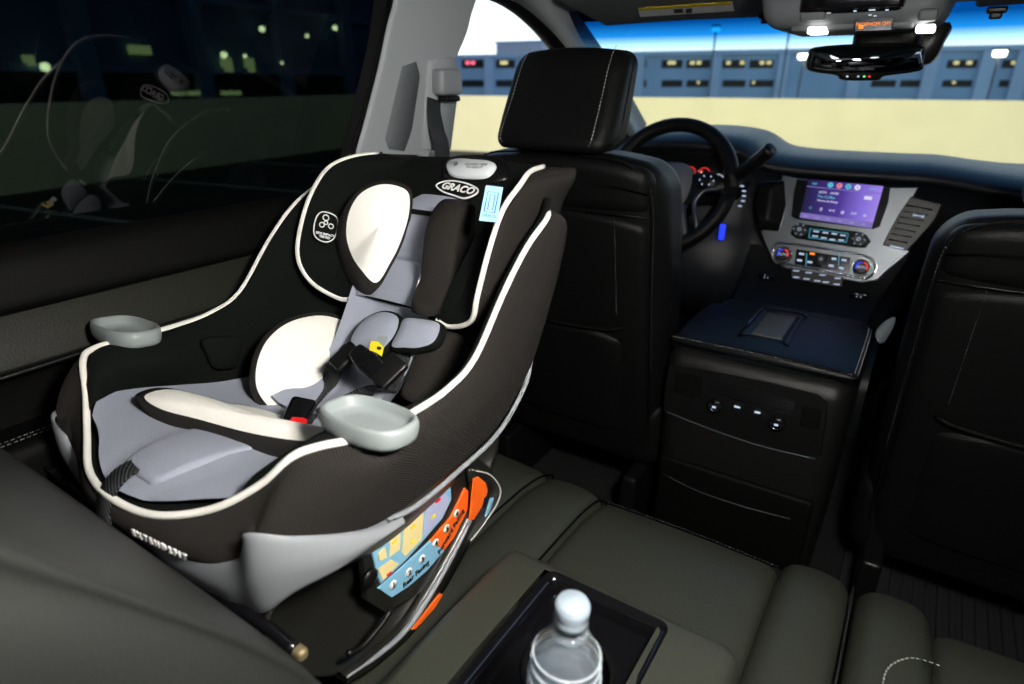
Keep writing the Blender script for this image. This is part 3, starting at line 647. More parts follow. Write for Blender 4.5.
rp([(655, 255), (735, 270), (722, 358), (648, 345), (640, 335)], 'outlet_cover', 'softblk', .006, .006, .002, label='right square outlet cover')
rp([(240, 130), (620, 235), (605, 292), (230, 190)], 'display_slot', 'gloss', .003, .004, .0005, par=rpn)
for a, b_ in (((330, 225), (605, 290)), ((420, 183), (615, 235)), ((325, 240), (490, 292)), ((320, 262), (490, 308))):
    obj('chrome_line', *tube([RC(*a, .006), RC(*b_, .006)], .0008, 5, n=1), 'silver', rpn)
for cx, cy in ((356, 254), (448, 279)): rp([(cx-13, cy-6), (cx+13, cy), (cx+12, cy+7), (cx-14, cy+2)], 'button_legend', 'white_e', .002, .007, .0002, par=rpn)
for cx, cy in ((257, 246), (538, 326)):
    c = RC(cx, cy, .004); k = obj('control_knob', *lathe([(.0165, 0), (.0165, .012), (.015, .014), (0, .014)], c, RN, 26), 'gloss', K)
    obj('knob_ring', *tube([c+RN*.015+V((math.cos(a_), 0, math.sin(a_)))*.0105 for a_ in [math.radians(q) for q in range(150, 400, 25)]], .0009, 5, n=2), 'chrome', k)
    obj('knob_mark', *rb(c+RN*.0145, (.008, .003, .004), .001, seg=1, mid=1), 'white_e', k)
obj('trim_line', *tube([RC(15, 272, .004), RC(200, 345, .005), RC(450, 430, .005), RC(708, 492, .005)], .0016, 6), 'silver', K)
obj('pocket_door', *sbox((-.40, 1.245, .10), (-.06, 1.27, .30), .01), 'softblk', K)
obj('pocket_line', *tube([ony(663, 474, 1.243), ony(700, 492, 1.24), ony(745, 507, 1.24), ony(790, 519, 1.243)], .0012, 6), 'silver', K)
# little wad of bright paper between console and passenger seat
o_ = obj('paper_wad', *padvf([ony(876, 332, 1.40), ony(884, 322, 1.42), ony(895, 317, 1.43), ony(893, 328, 1.42), ony(884, 342, 1.40), ony(878, 341, 1.39)], (.1, -.8, .5), .006, .004), ['trimd', 'trimd'])
tag(o_, 'crumpled pale wrapper wedged between console and passenger seat', 'wrapper')

# ================================================================== FRONT SEATS
def sx(z): # rear surface y of the backrest at height z
    return 1.165+(.95-z)*.20
def make_seat(cx, label, dz=0, dy=0):
    R = root('front_seat', (cx, 1.35, 0), label, 'car seat')
    def fn(u, p):
        t = (p.z-.30)/.69
        p.y += (.95-p.z)*.20
        p.x = cx+(p.x-cx)*(1-.10*max(0, t-.75)**1.2*1.5)
        if u.y > 0: p.y += .028*abs(u.x)**3         # side bolsters forward
        else: p.y += .030*abs(u.x)**4
        if u.z > .2: p.z -= .030*abs(u.x)**3.0
        return p
    obj('backrest', *sbox((cx-.238, 1.16, .30), (cx+.238, 1.315, .99), .05, fn, seg=6, mid=10), 'leather', R)
    # upholstered rear shell: upper band and lower board with map pocket
    def fr(u, p):
        p.y += (.95-p.z)*.20+.022*abs(u.x)**4
        if u.z > .1: p.z -= .022*abs(u.x)**3
        return p
    obj('upper_band', *sbox((cx-.216, 1.148, .872), (cx+.216, 1.20, .982), .03, fr, seg=5, mid=10), 'leather', R)
    obj('rear_board', *sbox((cx-.213, 1.150, .22), (cx+.213, 1.20, .873), .022, fr, seg=5, mid=10), 'leather', R)
    obj('map_pocket', *sbox((cx-.16, 1.138, .30), (cx+.16, 1.18, .597), .02, fr, seg=5, mid=10), 'leather', R)
    y = lambda z, d=.0: 1.150+(.95-z)*.2-d
    obj('pocket_lip', *tube([(cx-.16, y(.62), .612), (cx-.12, y(.61, .010), .603), (cx, y(.6, .018), .598), (cx+.12, y(.61, .010), .603), (cx+.16, y(.62), .612)], .0055, 8), 'softblk', R)
    obj('seam', *tube([(cx-.214, y(.87, -.02), .868), (cx-.15, y(.87), .872), (cx, y(.87, .001), .873), (cx+.15, y(.87), .872), (cx+.214, y(.87, -.02), .868)], .0016, 6), 'plastic', R)
    for s in (-1, 1):
        stitches([(cx+s*.145, y(z, .0005), z) for z in (.868, .75, .64)], 'panel_stitching', R, r=.0007, m='trimd')
        obj('side_piping', *tube([(cx+s*.05, y(.98, -.01), .985), (cx+s*.15, y(.98, -.012), .978), (cx+s*.197, y(.95, -.018), .95), (cx+s*.215, y(.88, -.022), .89), (cx+s*.215, y(.7, -.022), .7), (cx+s*.215, y(.4, -.022), .4), (cx+s*.212, y(.26, -.022), .26)], .0022, 6), 'softblk', R)
        stitches([(cx+s*.150, y(.98, -.012), .981), (cx+s*.200, y(.95, -.018), .953), (cx+s*.218, y(.88, -.022), .89), (cx+s*.2185, y(.7, -.022), .7), (cx+s*.2185, y(.5, -.022), .5)], 'edge_stitching', R, r=.0007, m='trimd')
    # cushion
    obj('seat_cushion', *sbox((cx-.25, 1.30, .20), (cx+.25, 1.80, .40), .05, lambda u, p: p+V((0, 0, .03*abs(u.x)**3+.02*u.y if u.z > 0 else 0)), seg=5, mid=6), 'leather', R)
    for s in (-1, 1):
        obj('seat_rail', *sbox((cx+s*.19-.02, 1.25, .02), (cx+s*.19+.02, 1.75, .20), .01), 'plastic', R)
    # head restraint
    hr = lambda u, p: V((cx+(p.x-cx)*(1-.07*(u.z*.5+.5)-.04*max(0, -u.z-.3)), p.y+(.095*(u.z*.5+.5))*(1-.35*(u.y*.5+.5))+.010*abs(u.x)**3*(1 if u.y < 0 else 0), p.z+(.010 if u.z > .5 else 0)*(1-u.x**2)))
    H = obj('head_restraint', *sbox((cx-.139, 1.116, .990), (cx+.137, 1.238, 1.175), .030, hr, seg=6, mid=8), 'leather', R)
    for s in (-1, 1):
        stitches([(cx+s*.100, 1.124, 1.004), (cx+s*.106, 1.126, 1.02), (cx+s*.103, 1.120+.045, 1.09), (cx+s*.100, 1.200, 1.155), (cx+s*.098, 1.232, 1.188)], 'seam_stitching', H, r=.0010)
        obj('post', *tube([(cx+s*.065, 1.2, .94), (cx+s*.065, 1.2, 1.02)], .006, 10, n=1), 'chrome', R)
    for o in R.children_recursive:
        if o.name.startswith('seat_rail'): continue
        for v in o.data.vertices: v.co.z += dz; v.co.y += dy
    return R
FS = make_seat(-.665, 'driver seat seen from behind, with the child seat leaning against it')
make_seat(.258, 'front passenger seat back at the right edge of the view', -.055, .04)

# floor mat with ribs
fm_ = root('floor_mat', (.30, 1.35, 0), 'black ribbed rubber floor mat in front of the right rear seat', 'floor mat')
obj('mat_base', *sbox((.02, .98, .0), (.62, 1.68, .012), .004), 'rubber', fm_)
mm = MB()
for k in range(22): mm.add(rb((.08+k*.024, 1.36, .015), (.011, .48, .010), .003, seg=2, mid=1))
mm.build('ribs', 'rubber', fm_)

# ================================================================== OVERHEAD: console, mirror, visors
def bfix(px_, py_, y): return ony(px_, py_, y)
OC = root('overhead_console', (-.18, 1.55, 1.29), 'grey overhead console with two lit map lamps above the mirror', 'overhead console')
def oc(u, p):
    t = max(0, -u.z); p.x = -.182+(p.x+.182)*(1-.10*t); p.y -= 0; return p
obj('housing', *sbox((-.345, 1.36, 1.212), (-.030, 1.66, 1.34), .03, oc, seg=5, mid=5), 'trimd', OC)
obj('centre_panel', *sbox((-.268, 1.352, 1.232), (-.098, 1.40, 1.32), .012), 'gloss', OC)
obj('lower_face', *sbox((-.280, 1.375, 1.207), (-.080, 1.42, 1.236), .006), 'trimd', OC)
c0, c1 = ony(857, 19, 1.355), ony(891, 30, 1.355)
ds = obj('display', *box((c0.x, 1.35, c1.z), (c1.x, 1.37, c0.z)), 'gloss', OC, smooth=False)
text('PASSENGER OFF', .0075, (ony(873, 24, 1.348)), (1, 0, 0), (0, 0, 1), 'oran_e', ds, 'display_text'); obj('display_symbol', *rb(ony(861, 27, 1.349), (.008, .002, .006), .0005, seg=1, mid=1), 'oran_e', ds)
for q in ((855, 11), (872, 10), (870, 15), (875, 16), (887, 10)): obj('button_mark', *rb(ony(*q, 1.35), (.010 if q[0] == 872 else .005, .003, .002), .0005, seg=1, mid=1), 'white_e', OC)
for (x0, x1, yy) in ((808, 826, 30.5), (916, 935, 28.5)):
    a, b_ = ony(x0, yy, 1.37), ony(x1, yy, 1.37); c = (a+b_)/2
    lm = obj('map_lamp', *sbox((a.x, 1.362, c.z-.006), (b_.x, 1.40, c.z+.006), .003), 'lampw', OC)
for (x0, x1) in ((800, 828), (917, 940)):
    a, b_ = ony(x0, 22, 1.37), ony(x1, 8, 1.37); obj('lamp_switch', *sbox((a.x, 1.355, a.z), (b_.x, 1.38, b_.z), .006), 'trimd', OC)
# mirror
RM = root('rear_view_mirror', (-.15, 1.60, 1.16), 'black rear-view mirror hanging from the windshield glass', 'mirror')
mn = V((.30, -.95, .02)).normalized(); mc = ony(865, 61, 1.55)
def MP(px_, py_, off=0): return onp(px_, py_, mc, mn)+mn*off
o1 = [MP(*q) for q in ((807, 64), (810, 54), (815, 47), (860, 43.5), (900, 43), (921, 45), (925, 50), (924, 63), (920, 71), (885, 76), (878, 80), (845, 80), (838, 75), (812, 71))]
obj('housing', *prism(o1, mn, .025, .003, 3), 'plastic', RM)
o2 = [MP(*q, .0015) for q in ((811, 63), (814, 54), (818, 49), (860, 46.5), (918, 47.5), (921, 52), (919, 67), (885, 72), (845, 73), (815, 69))]
obj('glass', *prism(o2, mn, .002, .0008, 3), mat('mirror_glass', (.25, .28, .32), .03, metal=1), RM)
for q, c in ((847, 'white_e'), (858, 'ice_e'), (864, 'green_e'), (869, 'red_e')): obj('indicator', *rb(MP(q, 76.5, .002), (.004, .003, .0035), .001, seg=1, mid=1), c, RM)
obj('mount', *sbox((-.20, 1.60, 1.18), (-.075, 1.66, 1.27), .015, lambda u, p: p+V((0, .10*(1-(p.z-1.15)/.1)*0, 0))), 'plastic', RM)
obj('sensor_cover', *prism([ony(*q, 1.66) for q in ((905, 30), (950, 22), (944, 40), (936, 56), (925, 64), (905, 62))], (0, -1, 0), .10, .004, 3), 'plastic', RM)
obj('stem', *tube([mc-mn*.02, V((-.15, 1.62, 1.20))], .012, 10, n=1), 'plastic', RM)
# visors
def visor(xa, xb, lab, lx=None):
    R = root('sun_visor', ((xa+xb)/2, 1.70, 1.28), lab, 'sun visor')
    obj('panel', *sbox((xa, 1.50, 1.268), (xb, 1.785, 1.290), .010, lambda u, p: p+V((0, 0, (1.785-p.y)*.14-.004*u.x*u.x))), 'visor', R)
    return R
v1 = visor(-.86, -.355, 'grey sun visor with warning label above the steering wheel')
v2 = visor(.0, .50, 'grey sun visor at the top right, in front of the passenger')
def VP(px_, py_): return onp(px_, py_, (0, 1.785, 1.268-.0065), (0, .14, 1))
lb = obj('warning_label', *prism([VP(*q) for q in ((638, 9), (640, 17), (734, 11), (732, 2))], (0, -.14, -1), .001), 'wprint', v1, smooth=False)
obj('label_stripe', *prism([VP(*q)+V((0, 0, -.0008)) for q in ((638, 8), (639, 10.5), (732, 4), (731, 1.5))], (0, -.14, -1), .001), 'yellow', lb, smooth=False)
for (a, b_) in ((674, 683), (686, 692)): obj('label_symbol', *prism([VP(*q)+V((0, 0, -.0008)) for q in ((a, 9), (a, 13), (b_, 12.5), (b_, 8.5))], (0, -.14, -1), .001), 'ink', lb, smooth=False)
for q, lab in (((767, 16), 'small black visor clip left of the overhead console'), ((997, 10), 'small black visor clip at the top right')):
    c = ony(*q, 1.72); r_ = root('visor_clip', c, lab, 'clip')
    obj('clip_body', *rb(c, (.035, .03, .012), .004), 'plastic', r_); obj('clip_hook', *rb(c+V((0, -.005, -.010)), (.022, .012, .014), .004), 'plastic', r_)

# ================================================================== REAR BENCH
B = root('rear_bench', (-.3, .5, 0), 'black leather rear bench with seams under the child seat', 'bench seat')
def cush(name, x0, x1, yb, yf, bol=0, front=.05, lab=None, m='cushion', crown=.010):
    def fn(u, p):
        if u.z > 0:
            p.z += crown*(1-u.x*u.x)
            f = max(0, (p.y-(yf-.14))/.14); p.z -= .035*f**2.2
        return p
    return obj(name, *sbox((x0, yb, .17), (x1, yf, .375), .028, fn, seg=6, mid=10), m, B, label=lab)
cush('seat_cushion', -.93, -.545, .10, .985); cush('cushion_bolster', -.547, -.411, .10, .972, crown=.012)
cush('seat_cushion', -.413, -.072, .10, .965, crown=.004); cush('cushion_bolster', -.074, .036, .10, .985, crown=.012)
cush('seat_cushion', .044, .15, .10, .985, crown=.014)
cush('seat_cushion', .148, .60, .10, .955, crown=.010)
obj('seam_piping', *tube([(-.545, .985, .20), (-.545, .990, .31), (-.545, .97, .348), (-.545, .85, .377), (-.546, .5, .383)], .0022, 6), 'softblk', B)
obj('seam_piping', *tube([(-.412, .980, .20), (-.412, .982, .30), (-.412, .955, .345), (-.412, .85, .376), (-.412, .5, .380)], .0022, 6), 'softblk', B)
obj('seam_piping', *tube([(.037, .990, .20), (.037, .992, .31), (.037, .965, .350), (.037, .85, .377), (.038, .4, .381)], .0018, 6), 'benchback', B)
stitches([(-.54, .984, .315), (-.48, .981, .322), (-.415, .974, .318), ], 'front_stitching', B, m='trimd')
stitches([onz(*q, .390) for q in ((881, 692), (886, 672), (896, 662), (912, 658), (930, 662), (946, 669))], 'cushion_stitching', B, r=.0013, m='stitch')
stitches([(-.413, .966, .338), (-.24, .970, .338), (-.073, .968, .335)], 'front_stitching', B, m='trimd')
obj('bench_frame', *sbox((-.90, .05, .03), (.58, .90, .18), .02), 'plastic', B)
# seat backs
def back(x0, x1, name='backrest'):
    xs_ = [x0, x0+.012, x0+.04, (x0+x1)/2, x1-.04, x1-.012, x1]; d = [.06, .018, .002, 0, .002, .018, .06]
    prof = [(.20, .22), (.225, .40), (.243, .50), (.247, .57), (.231, .640), (.185, .73), (.120, .83), (.062, .92), (.01, .99), (-.05, 1.01), (-.11, .99), (-.13, .93), (-.06, .6), (.0, .3)]
    rows = []
    for i, (y, z) in enumerate(prof):
        k = 1 if i < 10 else -1
        rows.append([(x, y-dd*(.9 if i < 9 else 0)*1 + (dd*.5 if i > 10 else 0), z-(dd*.7 if 7 <= i <= 11 else 0)) for x, dd in zip(xs_, d)])
    cc_ = V((0, .10, .62)); rows = [[V((x0+.01, 0, 0))+V((0, r[0][1], r[0][2])).lerp(cc_, .5)]+r+[V((x1-.002, 0, 0))+V((0, r[-1][1], r[-1][2])).lerp(cc_, .45)] for r in rows]
    v, f = loft(rows, 4, 4, cv=True); C_ = 8*4+1; n_ = len(v)//C_; f.append(tuple(i*C_ for i in range(n_))); f.append(tuple(i*C_+C_-1 for i in range(n_))[::-1]); return obj(name, v, f, 'benchback', B)
bk = back(-.97, -.335)
obj('shoulder_strip', *tube([ony(45, 462, .25), ony(124, 533, .252), ony(200, 584, .254), ony(259, 621, .256), ony(296, 650, .257)], .0065, 10), 'gloss', B)
obj('strip_end', *rb(ony(299, 652, .258), (.018, .013, .013), .005), 'tip_highlight', B)  # lit tip of the strip, modelled as a small gold-coloured end
back(-.070, .60)
obj('armrest_recess', *loft([[(x, .22, .37), (x, .16, .55), (x, .08, .75), (x, -.01, .94), (x, -.08, .97), (x, -.12, .93)] for x in (-.345, -.2, -.06)], 3, 4), 'softblk', B)

# fold-down armrest with cup holders
A = root('armrest', (-.225, .40, .38), 'black fold-down armrest with cup holder tray in the middle of the bench', 'armrest')
TX0, TX1, TY0, TY1 = -.318, -.152, .300, .578; ZT = .502
def afn(u, p):
    if u.z > 0: p.z += .004*(1-u.y*u.y)
    return p
v, f = weld(rb((-.2335, .4325, .44), (.335, .345, .125), .026, afn, seg=6, mid=12))
# cut the tray opening from the top skin
keep = []
for q in f:
    c = sum((v[i] for i in q), V((0, 0, 0)))/len(q)
    if c.z > .49 and TX0+.0 < c.x < TX1 and TY0 < c.y < TY1: continue
    keep.append(q)
obj('pad', v, keep, 'cushion', A)
def rect(x0, x1, y0, y1, z, r, n=5):
    out = []
    for cx_, cy_, a0 in ((x1-r, y1-r, 0), (x0+r, y1-r, 90), (x0+r, y0+r, 180), (x1-r, y0+r, 270)):
        for k in range(n): a_ = math.radians(a0+90*k/(n-1)); out.append(V((cx_+r*math.cos(a_), cy_+r*math.sin(a_), z)))
    return out
rows = [rect(TX0-.022, TX1+.022, TY0-.02, TY1+.012, ZT+.0, .02), rect(TX0-.003, TX1+.003, TY0-.003, TY1+.003, ZT+.0045, .014), rect(TX0+.004, TX1-.004, TY0+.004, TY1-.004, ZT+.004, .012), rect(TX0+.008, TX1-.008, TY0+.008, TY1-.008, ZT-.010, .012), rect(TX0+.009, TX1-.009, TY0+.009, TY1-.009, ZT-.022, .012)]
fl = ZT-.022
v, f = grid(rows[1:], True); tray = obj('cup_tray', v, f, 'gloss', A)
# tray floor with round wells
WELLS = ((-.235, .475, .052), (-.205, .352, .042))
nx, ny = 44, 84; vv = []; ff = []
for i in range(ny+1):
    for j in range(nx+1):
        x_ = TX0+.008+(TX1-TX0-.016)*j/nx; y_ = TY0+.008+(TY1-TY0-.016)*i/ny; z_ = fl
        for wx_, wy_, wr in WELLS:
            d_ = math.hypot(x_-wx_, y_-wy_)
            if d_ < wr: z_ = fl-.055*min(1, (wr-d_)/.005)
        vv.append((x_, y_, z_))
for i in range(ny):
    for j in range(nx): a_ = i*(nx+1)+j; ff.append((a_, a_+1, a_+nx+2, a_+nx+1))
obj('tray_floor', vv, ff, 'gloss', A)
for wx_, wy_, wr in WELLS: obj('cup_ring', *grid([[V((wx_+math.cos(q*PI/18)*a_, wy_+math.sin(q*PI/18)*a_, fl+h_)) for q in range(36)] for a_, h_ in ((wr+.003, 0), (wr+.003, .003), (wr-.001, .003), (wr-.002, -.004))], True), 'plastic', A)

# water bottle
bx, by, bz_ = -.178, .352, fl-.053; TI = V((.0, .10, 1)).normalized()
BT = root('water_bottle', (bx, by, bz_), 'clear plastic water bottle with frosted cap standing in the armrest', 'bottle')
bx_, by_ = -.178, .352
cc_ = V((-.190, .352, bz_)); ax_ = (V((-.1775, .364, .712))-cc_).normalized()
H_ = (V((-.1775, .364, .712))-cc_).length
k_ = H_/.222
prof = [(0, 0), (.026, 0), (.0325, .006), (.0315, .03), (.0300, .034), (.0315, .038), (.0315, .062), (.030, .066), (.0315, .070), (.0315, .098), (.0302, .101), (.0318, .105), (.0318, .120), (.0305, .124), (.0318, .128), (.0318, .140), (.0305, .148), (.0322, .154), (.0318, .164), (.0298, .169), (.0305, .173), (.0280, .180), (.0225, .187), (.0150, .194), (.0135, .197), (.0135, .204), (.0125, .212)]
shell_ = obj('bottle_shell', *lathe([(a_, b_*k_) for a_, b_ in prof], cc_, ax_, 40), 'pet', BT)
obj('water', *lathe([(0, .002*k_)]+[(a_-.0012, b_*k_) for a_, b_ in prof[1:19]]+[(0, .166*k_)], cc_, ax_, 40), 'water', BT)
obj('neck_ring', *lathe([(.0135, .194*k_), (.0168, .195*k_), (.0168, .198*k_), (.0135, .199*k_)], cc_, ax_, 32), 'pet', BT)
v, f = lathe([(.0150, .203*k_), (.0150, .209*k_), (.0146, .210*k_), (.0146, .220*k_), (.013, .2225*k_), (0, .223*k_)], cc_, ax_, 60)
for h_, r_ in ((.147, .0322), (.157, .0328), (.1675, .0312), (.176, .0302), (.128, .0325)): obj('shoulder_ring', *tube([cc_+ax_*h_*k_+(frame(ax_)[0]*math.cos(q*PI/8)+frame(ax_)[1]*math.sin(q*PI/8))*r_ for q in range(16)], .0012, 8, True, 3), mat('pale_ring_glint', (.75, .82, .88), .15, trans=.6) if h_ == .147 else bpy.data.materials['pale_ring_glint'], BT)  # shoulder ribs; their pale colour stands in for the light they catch
cp = obj('cap', v, f, 'cap', BT)
mm = MB(); a1, a2 = frame(ax_)
for k in range(40):
    t_ = 2*PI*k/40; d_ = a1*math.cos(t_)+a2*math.sin(t_); mm.add(tube([cc_+ax_*.2105*k_+d_*.0147, cc_+ax_*.2195*k_+d_*.0147], .0006, 4, n=1))
mm.build('cap_ridges', 'cap', cp)
obj('label', *lathe([(.0321, .045*k_), (.0323, .046*k_), (.0323, .088*k_), (.0321, .089*k_)], cc_, ax_, 40), mat('pale_blue_wrap', (.50, .66, .80), .4), BT)

# ================================================================== CHILD SEAT
CX = -.668
C = root('child_car_seat', (CX, .46, .40), 'grey, cream and black child car seat facing the rear on the left of the bench', 'child seat')
def P(d, y, z, s=1): return V((CX+s*d, y, z))
U = [(0, .225, .700), (.07, .234, .703), (.13, .262, .718), (.178, .290, .750), (.208, .308, .782), (.222, .330, .788), (.240, .385, .780), (.240, .45, .777), (.240, .51, .780), (.240, .565, .800), (.240, .63, .868), (.240, .685, .916), (.238, .740, .945), (.220, .768, .952), (.12, .80, .95), (0, .81, .95)]
L = [(0, .234, .655), (.07, .238, .653), (.128, .250, .656), (.168, .258, .676), (.205, .260, .718), (.228, .292, .703), (.240, .362, .676), (.243, .435, .668), (.244, .51, .672), (.244, .600, .682), (.244, .668, .722), (.243, .712, .768), (.240, .775, .875), (.226, .800, .930), (.12, .86, .94), (0, .87, .94)]
def loop(h): return [P(*q, s=-1) for q in h[::-1][:-1]]+[P(*q) for q in h[:-1]] if False else [P(q[0], q[1], q[2], -1) for q in h[:0:-1]]+[P(*q) for q in h]
Lp, Ll = loop(U), loop(L)
cen = V((CX, .5, .8))
def out(p, q, k):   # mid rows bulge outwards
    m_ = p.lerp(q, k); d = V((m_.x-CX, (m_.y-.5)*.75, 0)); d.normalize(); return m_+d
rows = [Lp]
for k, b in ((.12, .008), (.45, .013), (.8, .008)):
    r = []
    for p, q in zip(Lp, Ll):
        m_ = p.lerp(q, k); d = V((m_.x-CX, (m_.y-.5)*.8, 0)).normalized(); r.append(m_+d*(b+(.026*(1-k)*math.exp(-((m_.y-.386)/.05)**2) if abs(m_.x-CX) > .15 else 0)))
    rows.append(r)
rows.append(Ll); rows.append([q.lerp(V((CX, q.y+(.5-q.y)*.2, q.z)), .08)+V((0, 0, .006)) for q in Ll])
obj('outer_cover', *loft(rows, 5, 4), 'brown', C)
# inner tub
ST = [ # rim index-like point (d,y,z), floor (y,z), floor half width
    (None, .232, .700, .13), ((.190, .297, .763), .275, .704, .145), ((.222, .328, .788), .33, .697, .15), ((.240, .385, .780), .40, .672, .155),
    ((.240, .45, .777), .47, .650, .155), ((.240, .51, .780), .545, .638, .155), ((.240, .565, .800), .61, .655, .155), ((.240, .63, .868), .678, .722, .155), ((.240, .685, .916), .745, .795, .155), ((.238, .742, .950), .81, .868, .155), ((.222, .778, .966), .855, .925, .15)]
rows = []
for i, (rim, fy, fz, hw) in enumerate(ST):
    if rim is None:
        half = [(0, .225, .700), (.05, .231, .702), (.09, .242, .706), (.125, .259, .717), (.155, .276, .732), (.178, .290, .750)]
    else:
        d, ry, rz = rim
        cw_ = .040*math.exp(-((ry-.39)/.055)**2)
        half = [(0, fy, fz), (hw*.5, fy, fz+.002), (hw, fy-.002, fz+.010), (hw+(d-hw)*.55, fy+(ry-fy)*.25, fz+(rz-fz)*.30), (d-.028-cw_, fy+(ry-fy)*.75, fz+(rz-fz)*.78), (d-.010-cw_*.8, ry, rz+.001), (d, ry, rz)]
    if rim is None: half.append((.184, .294, .757))
    rows.append([P(q[0], q[1], q[2], -1) for q in half[:0:-1]]+[P(*q) for q in half])
obj('inner_cover', *loft(rows, 4, 5), 'knit', C)
obj('rim_piping', *tube([q+V((0, 0, .002)) for q in Lp[2:-2]], .0042, 8, n=5), 'piping', C)
for s in (-1, 1):
    obj('shell_edge', *tube([P(.2465, .39, .672, s), P(.2485, .435, .664, s), P(.249, .51, .667, s), P(.249, .600, .678, s), P(.248, .668, .718, s), P(.240, .700, .750, s)], .0035, 8), 'shell', C)
# dark shell body below the cover
rows = [[q.lerp(V((CX, .5, q.z)), .02) for q in Ll], [q.lerp(V((CX, .5, q.z)), .12)-V((0, 0, .03)) for q in Ll], [V((CX+(q.x-CX)*.75, .5+(q.y-.5)*.8, max(.56, q.z-.10))) for q in Ll], [V((CX+(q.x-CX)*.4, .5+(q.y-.5)*.5, .56)) for q in Ll]]
obj('shell_body', *loft(rows, 3, 3), 'basep', C)
# grey front shell band
T_ = [(0, .237, .662), (.07, .240, .661), (.135, .250, .666), (.172, .254, .680), (.206, .254, .724), (.233, .285, .714), (.246, .335, .690), (.249, .375, .672), (.249, .41, .664)]
Bt = [(0, .252, .60), (.07, .254, .60), (.13, .258, .598), (.152, .262, .600), (.188, .264, .612), (.216, .282, .640), (.238, .320, .652), (.243, .360, .655), (.246, .405, .658)]
h1, h2 = loop(T_), loop(Bt)
rows = [[q+V((0, .012, 0)) if abs(q.x-CX) < .2 else q+V((-.012 if q.x > CX else .012, 0, 0)) for q in h1], h1]
for k, b in ((.35, .008), (.7, .007)):
    rows.append([p.lerp(q, k)+V((p.x-CX, (p.y-.5)*.8, 0)).normalized()*b for p, q in zip(h1, h2)])
rows += [h2, [q+V((-(q.x-CX)*.12, .015, .0)) for q in h2]]
obj('front_shell', *loft(rows, 5, 4), 'shell', C)
# cup holders
for s in (-1, 1):
    c = P(.234, .388, .796, s) if s > 0 else P(.246, .384, .793, s)
    xa = V((1, -.0, 0))
    KS = .90
    v, f = lathe([(r_*KS, h_) for r_, h_ in [(.056, -.014), (.060, -.010), (.061, -.007), (.062, -.002), (.062, .005), (.060, .009), (.056, .010), (.0535, .008), (.052, .001), (.049, -.003), (.030, -.004), (0, -.004)]], c, V((0, .12, 1)) if s > 0 else V((-.10, .16, 1)), 48, squ=(2.8, .62), xa=xa)
    obj('cup_holder', v, f, 'cup', C)
# leg cushion, grey, with raised centre flap
def surf(d, t):
    """seat surface centre line from the lip (t=0) to the bight (t=1)"""
    pts = cr([(0, .232, .704), (0, .275, .712), (0, .33, .710), (0, .40, .690), (0, .47, .668), (0, .54, .655)], False, 8)
    x = t*(len(pts)-1); i = min(int(x), len(pts)-2); q = pts[i].lerp(pts[i+1], x-i); return V((CX+d, q.y, q.z))
rows = []
hwf = lambda t: .115+.075*min(1, t*3.2)-.02*max(0, t-.5)
for k in range(13):
    t = k/12; hw = hwf(t); r = []
    for j in range(-8, 9):
        u = j/8; q = surf(u*hw, t); lip = .0285*(u*u)*(1-min(1, t*5)) ; edge = .018*abs(u)**4*min(1, t*4)
        q.y += lip*1.05+(.010*u*u if t < .3 else 0); q.z += .006+edge+lip*.45-.0045*math.exp(-((abs(u)-.42)/.05)**2)-.004*math.exp(-((t-.30)/.035)**2)*(abs(u) < .42)
        r.append(q)
    rows.append(r)
obj('leg_cushion', *loft(rows, 2, 2), 'grey', C)
# centre flap
def FL(d, t, o): q = surf(d, t); q.z += o; return q
rows = []
for t, hw, o in ((.10, .025, .008), (.115, .030, .011), (.16, .036, .012), (.3, .042, .012), (.5, .045, .012), (.7, .045, .011)):
    rows.append([FL(-hw-.003, t, o-.010), FL(-hw, t, o-.002), FL(-hw*.6, t, o), FL(0, t, o+.001), FL(hw*.6, t, o), FL(hw, t, o-.002), FL(hw+.003, t, o-.010)])
obj('centre_flap', *loft(rows, 3, 4), 'grey', C)
obj('adjuster_strap', *ribbon([(surf(-.012, .16)+V((0, 0, .010)), V((1, 0, 0))), (surf(-.012, .06)+V((0, 0, .012)), V((1, 0, 0))), (V((CX-.012, .226, .705)), V((1, 0, 0))), (V((CX-.008, .214, .68)), V((1, 0, 0))), (V((CX-.004, .212, .655)), V((1, 0, 0)))], .030, .003), 'web', C)
# cream-topped thigh support across the seat
tp = [(-.155, .330), (-.150, .362), (-.10, .385), (0, .402), (.08, .412), (.14, .418), (.155, .395), (.12, .378), (.04, .362), (-.05, .345), (-.11, .328)]
o3 = [V((CX+a_, b_, .726+.012*(abs(a_)/.15)**2)) for a_, b_ in tp]
v, f, fm = pad([q+V((.016, 0, .004)) for q in o3], (0, -.25, 1), .040, .008, border=.10); obj('thigh_support', v, f, ['white', 'brown'], C, fm=fm)
tp2 = [(-.13, .37), (-.12, .44), (-.06, .47), (.06, .47), (.12, .44), (.13, .41), (0, .395)]
o3 = [V((CX+a_, b_, .712-(b_-.37)*.35)) for a_, b_ in tp2]
v, f, fm = pad(o3, (0, .1, 1), .02, .006); obj('seat_insert', v, f, ['white', 'white'], C, fm=fm)
